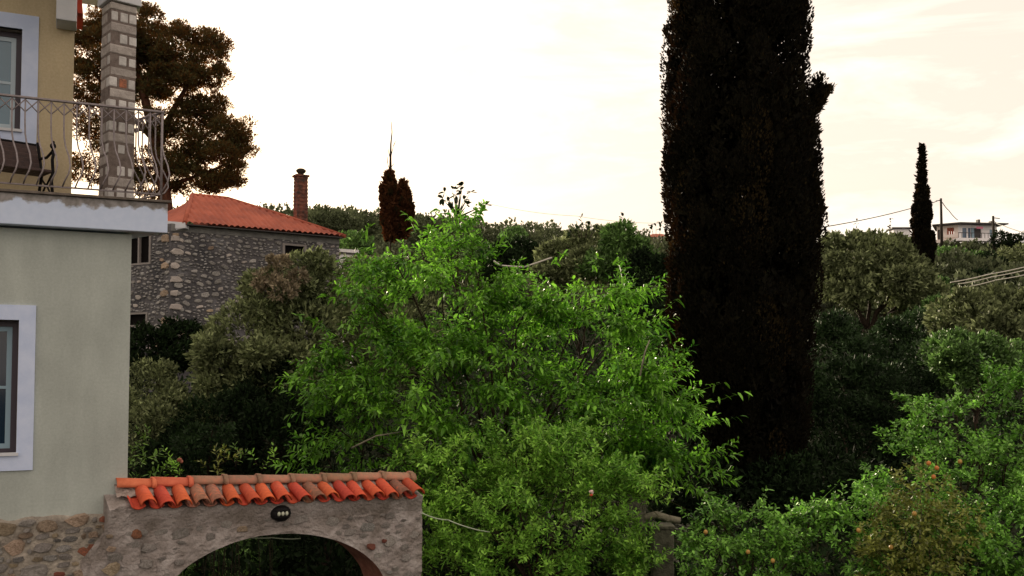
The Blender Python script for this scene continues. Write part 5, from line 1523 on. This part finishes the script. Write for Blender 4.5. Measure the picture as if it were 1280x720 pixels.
bush('leafy_tree_top', 'green tree top with loose twigs showing against the sky near the giant cypress', [(775, 305, 24, 32), (790, 325, 30, 32), (755, 330, 26, 32)], 775, 32, L['mid'], 8000, .16, .06, 610, cat='tree')
bush('rounded_bush', 'rounded dark bush on the slope right of the dark sprig', [(650, 320, 26, 50), (625, 330, 26, 48), (675, 330, 24, 50)], 650, 49, L['dark'], 8000, .22, .10, 611)
def twigs_up(label, pts, Y, seed, mat):
    rng = np.random.default_rng(seed); b_ = at(pts[0][0], pts[0][1] + 25, Y); t_ = thing('bare_shoot', label, 'shoot', b_); parts = []; tw = []
    for (u, v) in pts:
        e = np.array([at(u, v, Y)]); k = 4
        s_ = np.array([[b_.x + (e[0][0] - b_.x) * .6, b_.y, b_.z]])
        P = s_ + (e - s_) * np.array([[.6], [.8], [.9], [1.0]]); parts.append(leaf_big(P, unit(np.repeat(e - s_, k, 0)) + rng.normal(0, .7, (k, 3)), np.full(k, .26), np.full(k, .11), np.full(k, .3), rng)); tw.append(twig_tris(s_, e, .02))
    finish_crown([join(parts)], mat, t_, 'leaves'); V, T = join(tw); link('stems', tri_mesh('stems', V - np.array(b_), T, M['bark_dark']), t_)
twigs_up('loose dark twigs against the sky left of the white gap', [(727, 272), (722, 284), (735, 280), (745, 285), (713, 290)], 33, 1, L['dark'])
twigs_up('upright dark twigs nearest the giant cypress', [(779, 268), (775, 278), (786, 282), (792, 288), (770, 290)], 33, 2, L['dark'])
twigs_up('dark leaf tuft over the red cottage', [(820, 278), (826, 280), (815, 283)], 40, 3, L['dark'])
twigs_up('spiky dark tip on the ridge right of the giant cypress', [(1071, 276), (1070, 284)], 60, 4, L['cypress'])
twigs_up('second spiky dark tip close to the white cottage', [(1113, 273), (1112, 283)], 60, 5, L['cypress'])

# ---- hillside trees one can tell apart: one mesh set, copied
def hill_proto(seed, mat):
    rng = np.random.default_rng(seed)
    lob = [(np.array([0, 0, 2.4]), (1.7, 1.7, 1.5))]
    al = sublobes(lob, 16, rng, (.3, .55), .85)
    P, d = sample_lobes(al, 260, rng, .1, .1); P = np.repeat(P, 7, 0) + rng.normal(0, .13, (260 * 7, 3)); d = np.repeat(d, 7, 0)
    D = unit(d + np.array([0, 0, .3]) + rng.normal(0, .7, P.shape)); Ls = .42 * rng.uniform(.6, 1.3, len(P))
    V, T = leaf_small(P, D, Ls, Ls * .55, rng)
    mb = MB(); mb.tube([(0, 0, -1.2), (0, 0, .6), (.1, 0, 2.2)], [.22, .17, .06], 6)
    for k in range(4): a = k * 1.6; mb.tube([(0, 0, .8), (.5 * math.cos(a), .5 * math.sin(a), 1.6), (1.1 * math.cos(a), 1.1 * math.sin(a), 2.6)], [.1, .07, .02], 5)
    return tri_mesh('crown', V, T, mat), mb.mesh('trunk', M['bark_dark'])
protos = {k: hill_proto(i + 900, L[m]) for i, (k, m) in enumerate((('grey', 'hill'), ('green', 'mid'), ('dark', 'dark'), ('olive', 'olive')))}
HT = [ # u, v of the crown centre, radius px, distance, kind, label
 (1180, 326, 17, 100, 'green', 'round green tree just right of the slim cypress below the villa'),
 (1205, 331, 18, 98, 'green', 'green tree under the left end of the villa balcony'),
 (1232, 335, 20, 92, 'dark', 'dark tree directly under the villa pillars'),
 (1262, 328, 20, 96, 'olive', 'smooth grey olive crown right of the villa pillars'),
 (1290, 318, 18, 96, 'olive', 'olive crown cut by the right edge above the cables'),
 (1195, 345, 18, 80, 'grey', 'dull green tree left of where the cables start'),
 (1222, 352, 16, 75, 'dark', 'dark tree behind the left part of the cables'),
 (1250, 358, 18, 70, 'dark', 'dark tree behind the middle of the cables'),
 (1280, 355, 18, 70, 'grey', 'dull tree behind the cables at the right edge'),
 (1252, 300, 12, 125, 'dark', 'dark tree beside the short pole right of the villa'),
 (1272, 303, 12, 125, 'dark', 'dark tree with a gap of sky at the right edge of the ridge'),
 (1120, 306, 14, 90, 'olive', 'pale olive tree before the white cottage'),
 (1040, 300, 12, 90, 'olive', 'small olive crown at the cypress edge on the ridge'),
 (1165, 350, 16, 66, 'grey', 'tree crown crossing the foot of the slim cypress'),
 (410, 275, 17, 70, 'grey', 'grey green tree right of the brick chimney'),
 (432, 280, 17, 66, 'grey', 'grey green tree behind the eave end of the stone house'),
 (455, 283, 16, 70, 'grey', 'grey tree left of the stubby cypress pair'),
 (530, 285, 17, 72, 'grey', 'grey tree right of the stubby cypress pair'),
 (605, 298, 17, 85, 'grey', 'grey tree on the slope beside the dark sprig'),
 (640, 300, 16, 95, 'green', 'greener tree on the slope right of the dark sprig'),
 (668, 308, 15, 95, 'grey', 'pale tree halfway along the bare ridge'),
 (690, 300, 14, 105, 'grey', 'tree just left of the pale wall fragment'),
 (445, 310, 20, 50, 'green', 'green tree beside the white annex window'),
 (600, 325, 22, 60, 'green', 'green tree above the bright crown left of the pipe'),
 (655, 312, 16, 70, 'dark', 'dark round tree above the pale pipe'),
]
for i, (u, v, r, Y, k, lab) in enumerate(HT):
    c = at(u, v, Y); s_ = r * Y / 1200 / 1.9
    g = ground_z(c.x, Y); zb_ = c.z - 2.4 * s_
    t_ = thing('hillside_tree', lab, 'tree', (c.x, Y, zb_), i * 1.7, 'round trees on the hillside'); t_.scale = (s_, s_, s_)
    link('crown', protos[k][0], t_)
    tr = link('trunk', protos[k][1], t_)
    if zb_ > g: tr.scale = (1, 1, 1); tr.location = (0, 0, 0)
    if zb_ - g > .6:
        mb = MB(); mb.tube([(0, 0, (g - zb_) / s_ - .3), (0, 0, -1.0)], [.26, .22], 6); mb.build('trunk', M['bark_dark'], t_)

# ---- wooded ridge and undergrowth: nobody could count it
def wood():
    rng = np.random.default_rng(55); parts = []
    n = 620
    Y = rng.uniform(58, 190, n) ; az = rng.uniform(-.52, .62, n)
    Y[:260] = rng.uniform(140, 182, 260)
    cs, ds, ls = [], [], []
    for i in range(n):
        x = az[i] * Y[i]; g = ground_z(x, Y[i]); r = rng.uniform(1.3, 2.6) * (.8 + Y[i] / 400)
        if az[i] > .40 and Y[i] > 120: r *= .6
        m_ = 420 if Y[i] > 100 else 700
        d = unit(rng.normal(0, 1, (m_, 3))); lump = 1 + .22 * np.sin(d[:, 0] * 5 + i) * np.cos(d[:, 1] * 4 + i * 2) + .15 * np.sin(d[:, 2] * 7 + i * 3)
        P = np.array([x, Y[i], g + r * .55]) + d * np.array([r, r, r * .75]) * (lump * rng.uniform(.82, 1.05, m_))[:, None]
        cs.append(P); ds.append(d); ls.append(np.full(m_, .30 + Y[i] * .0022))
    P, d, Ls = np.concatenate(cs), np.concatenate(ds), np.concatenate(ls) 
    Ls = Ls * rng.uniform(.6, 1.3, len(P))
    V, T = leaf_small(P, unit(d + np.array([0, 0, .4]) + rng.normal(0, .6, P.shape)), Ls, Ls * .6, rng)
    o = link('hillside_woodland', tri_mesh('hillside_woodland', V, T, L['hill'])); tag(o, 'dense grey green woodland covering the ridge', 'woodland', kind='stuff')
wood()
def undergrowth():
    rng = np.random.default_rng(56)
    n = 60000
    Y = 13.5 + (rng.random(n) ** 1.3) * 46; az = rng.uniform(-.56, .62, n); x = az * Y
    g = np.array([ground_z(a, b) for a, b in zip(x[::6], Y[::6])]); g = np.repeat(g, 6)[:n]
    x = np.repeat(x[::6], 6)[:n] + rng.normal(0, .25, n); Y = np.repeat(Y[::6], 6)[:n] + rng.normal(0, .25, n)
    z = g + rng.random(n) * np.where(Y < 18, .5, .9) + .05
    # keep clear of the path through the gateway
    P = np.stack([x, Y, z], 1); keep = ~((x < -1.5) & (Y < 14.5))
    P = P[keep]; Ls = (.10 + P[:, 1] * .004) * rng.uniform(.6, 1.3, len(P))
    V, T = leaf_small(P, unit(rng.normal(0, .6, P.shape) + np.array([0, 0, .8])), Ls, Ls * .4, rng)
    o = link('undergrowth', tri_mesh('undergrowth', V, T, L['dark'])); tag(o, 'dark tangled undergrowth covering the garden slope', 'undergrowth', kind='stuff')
undergrowth()
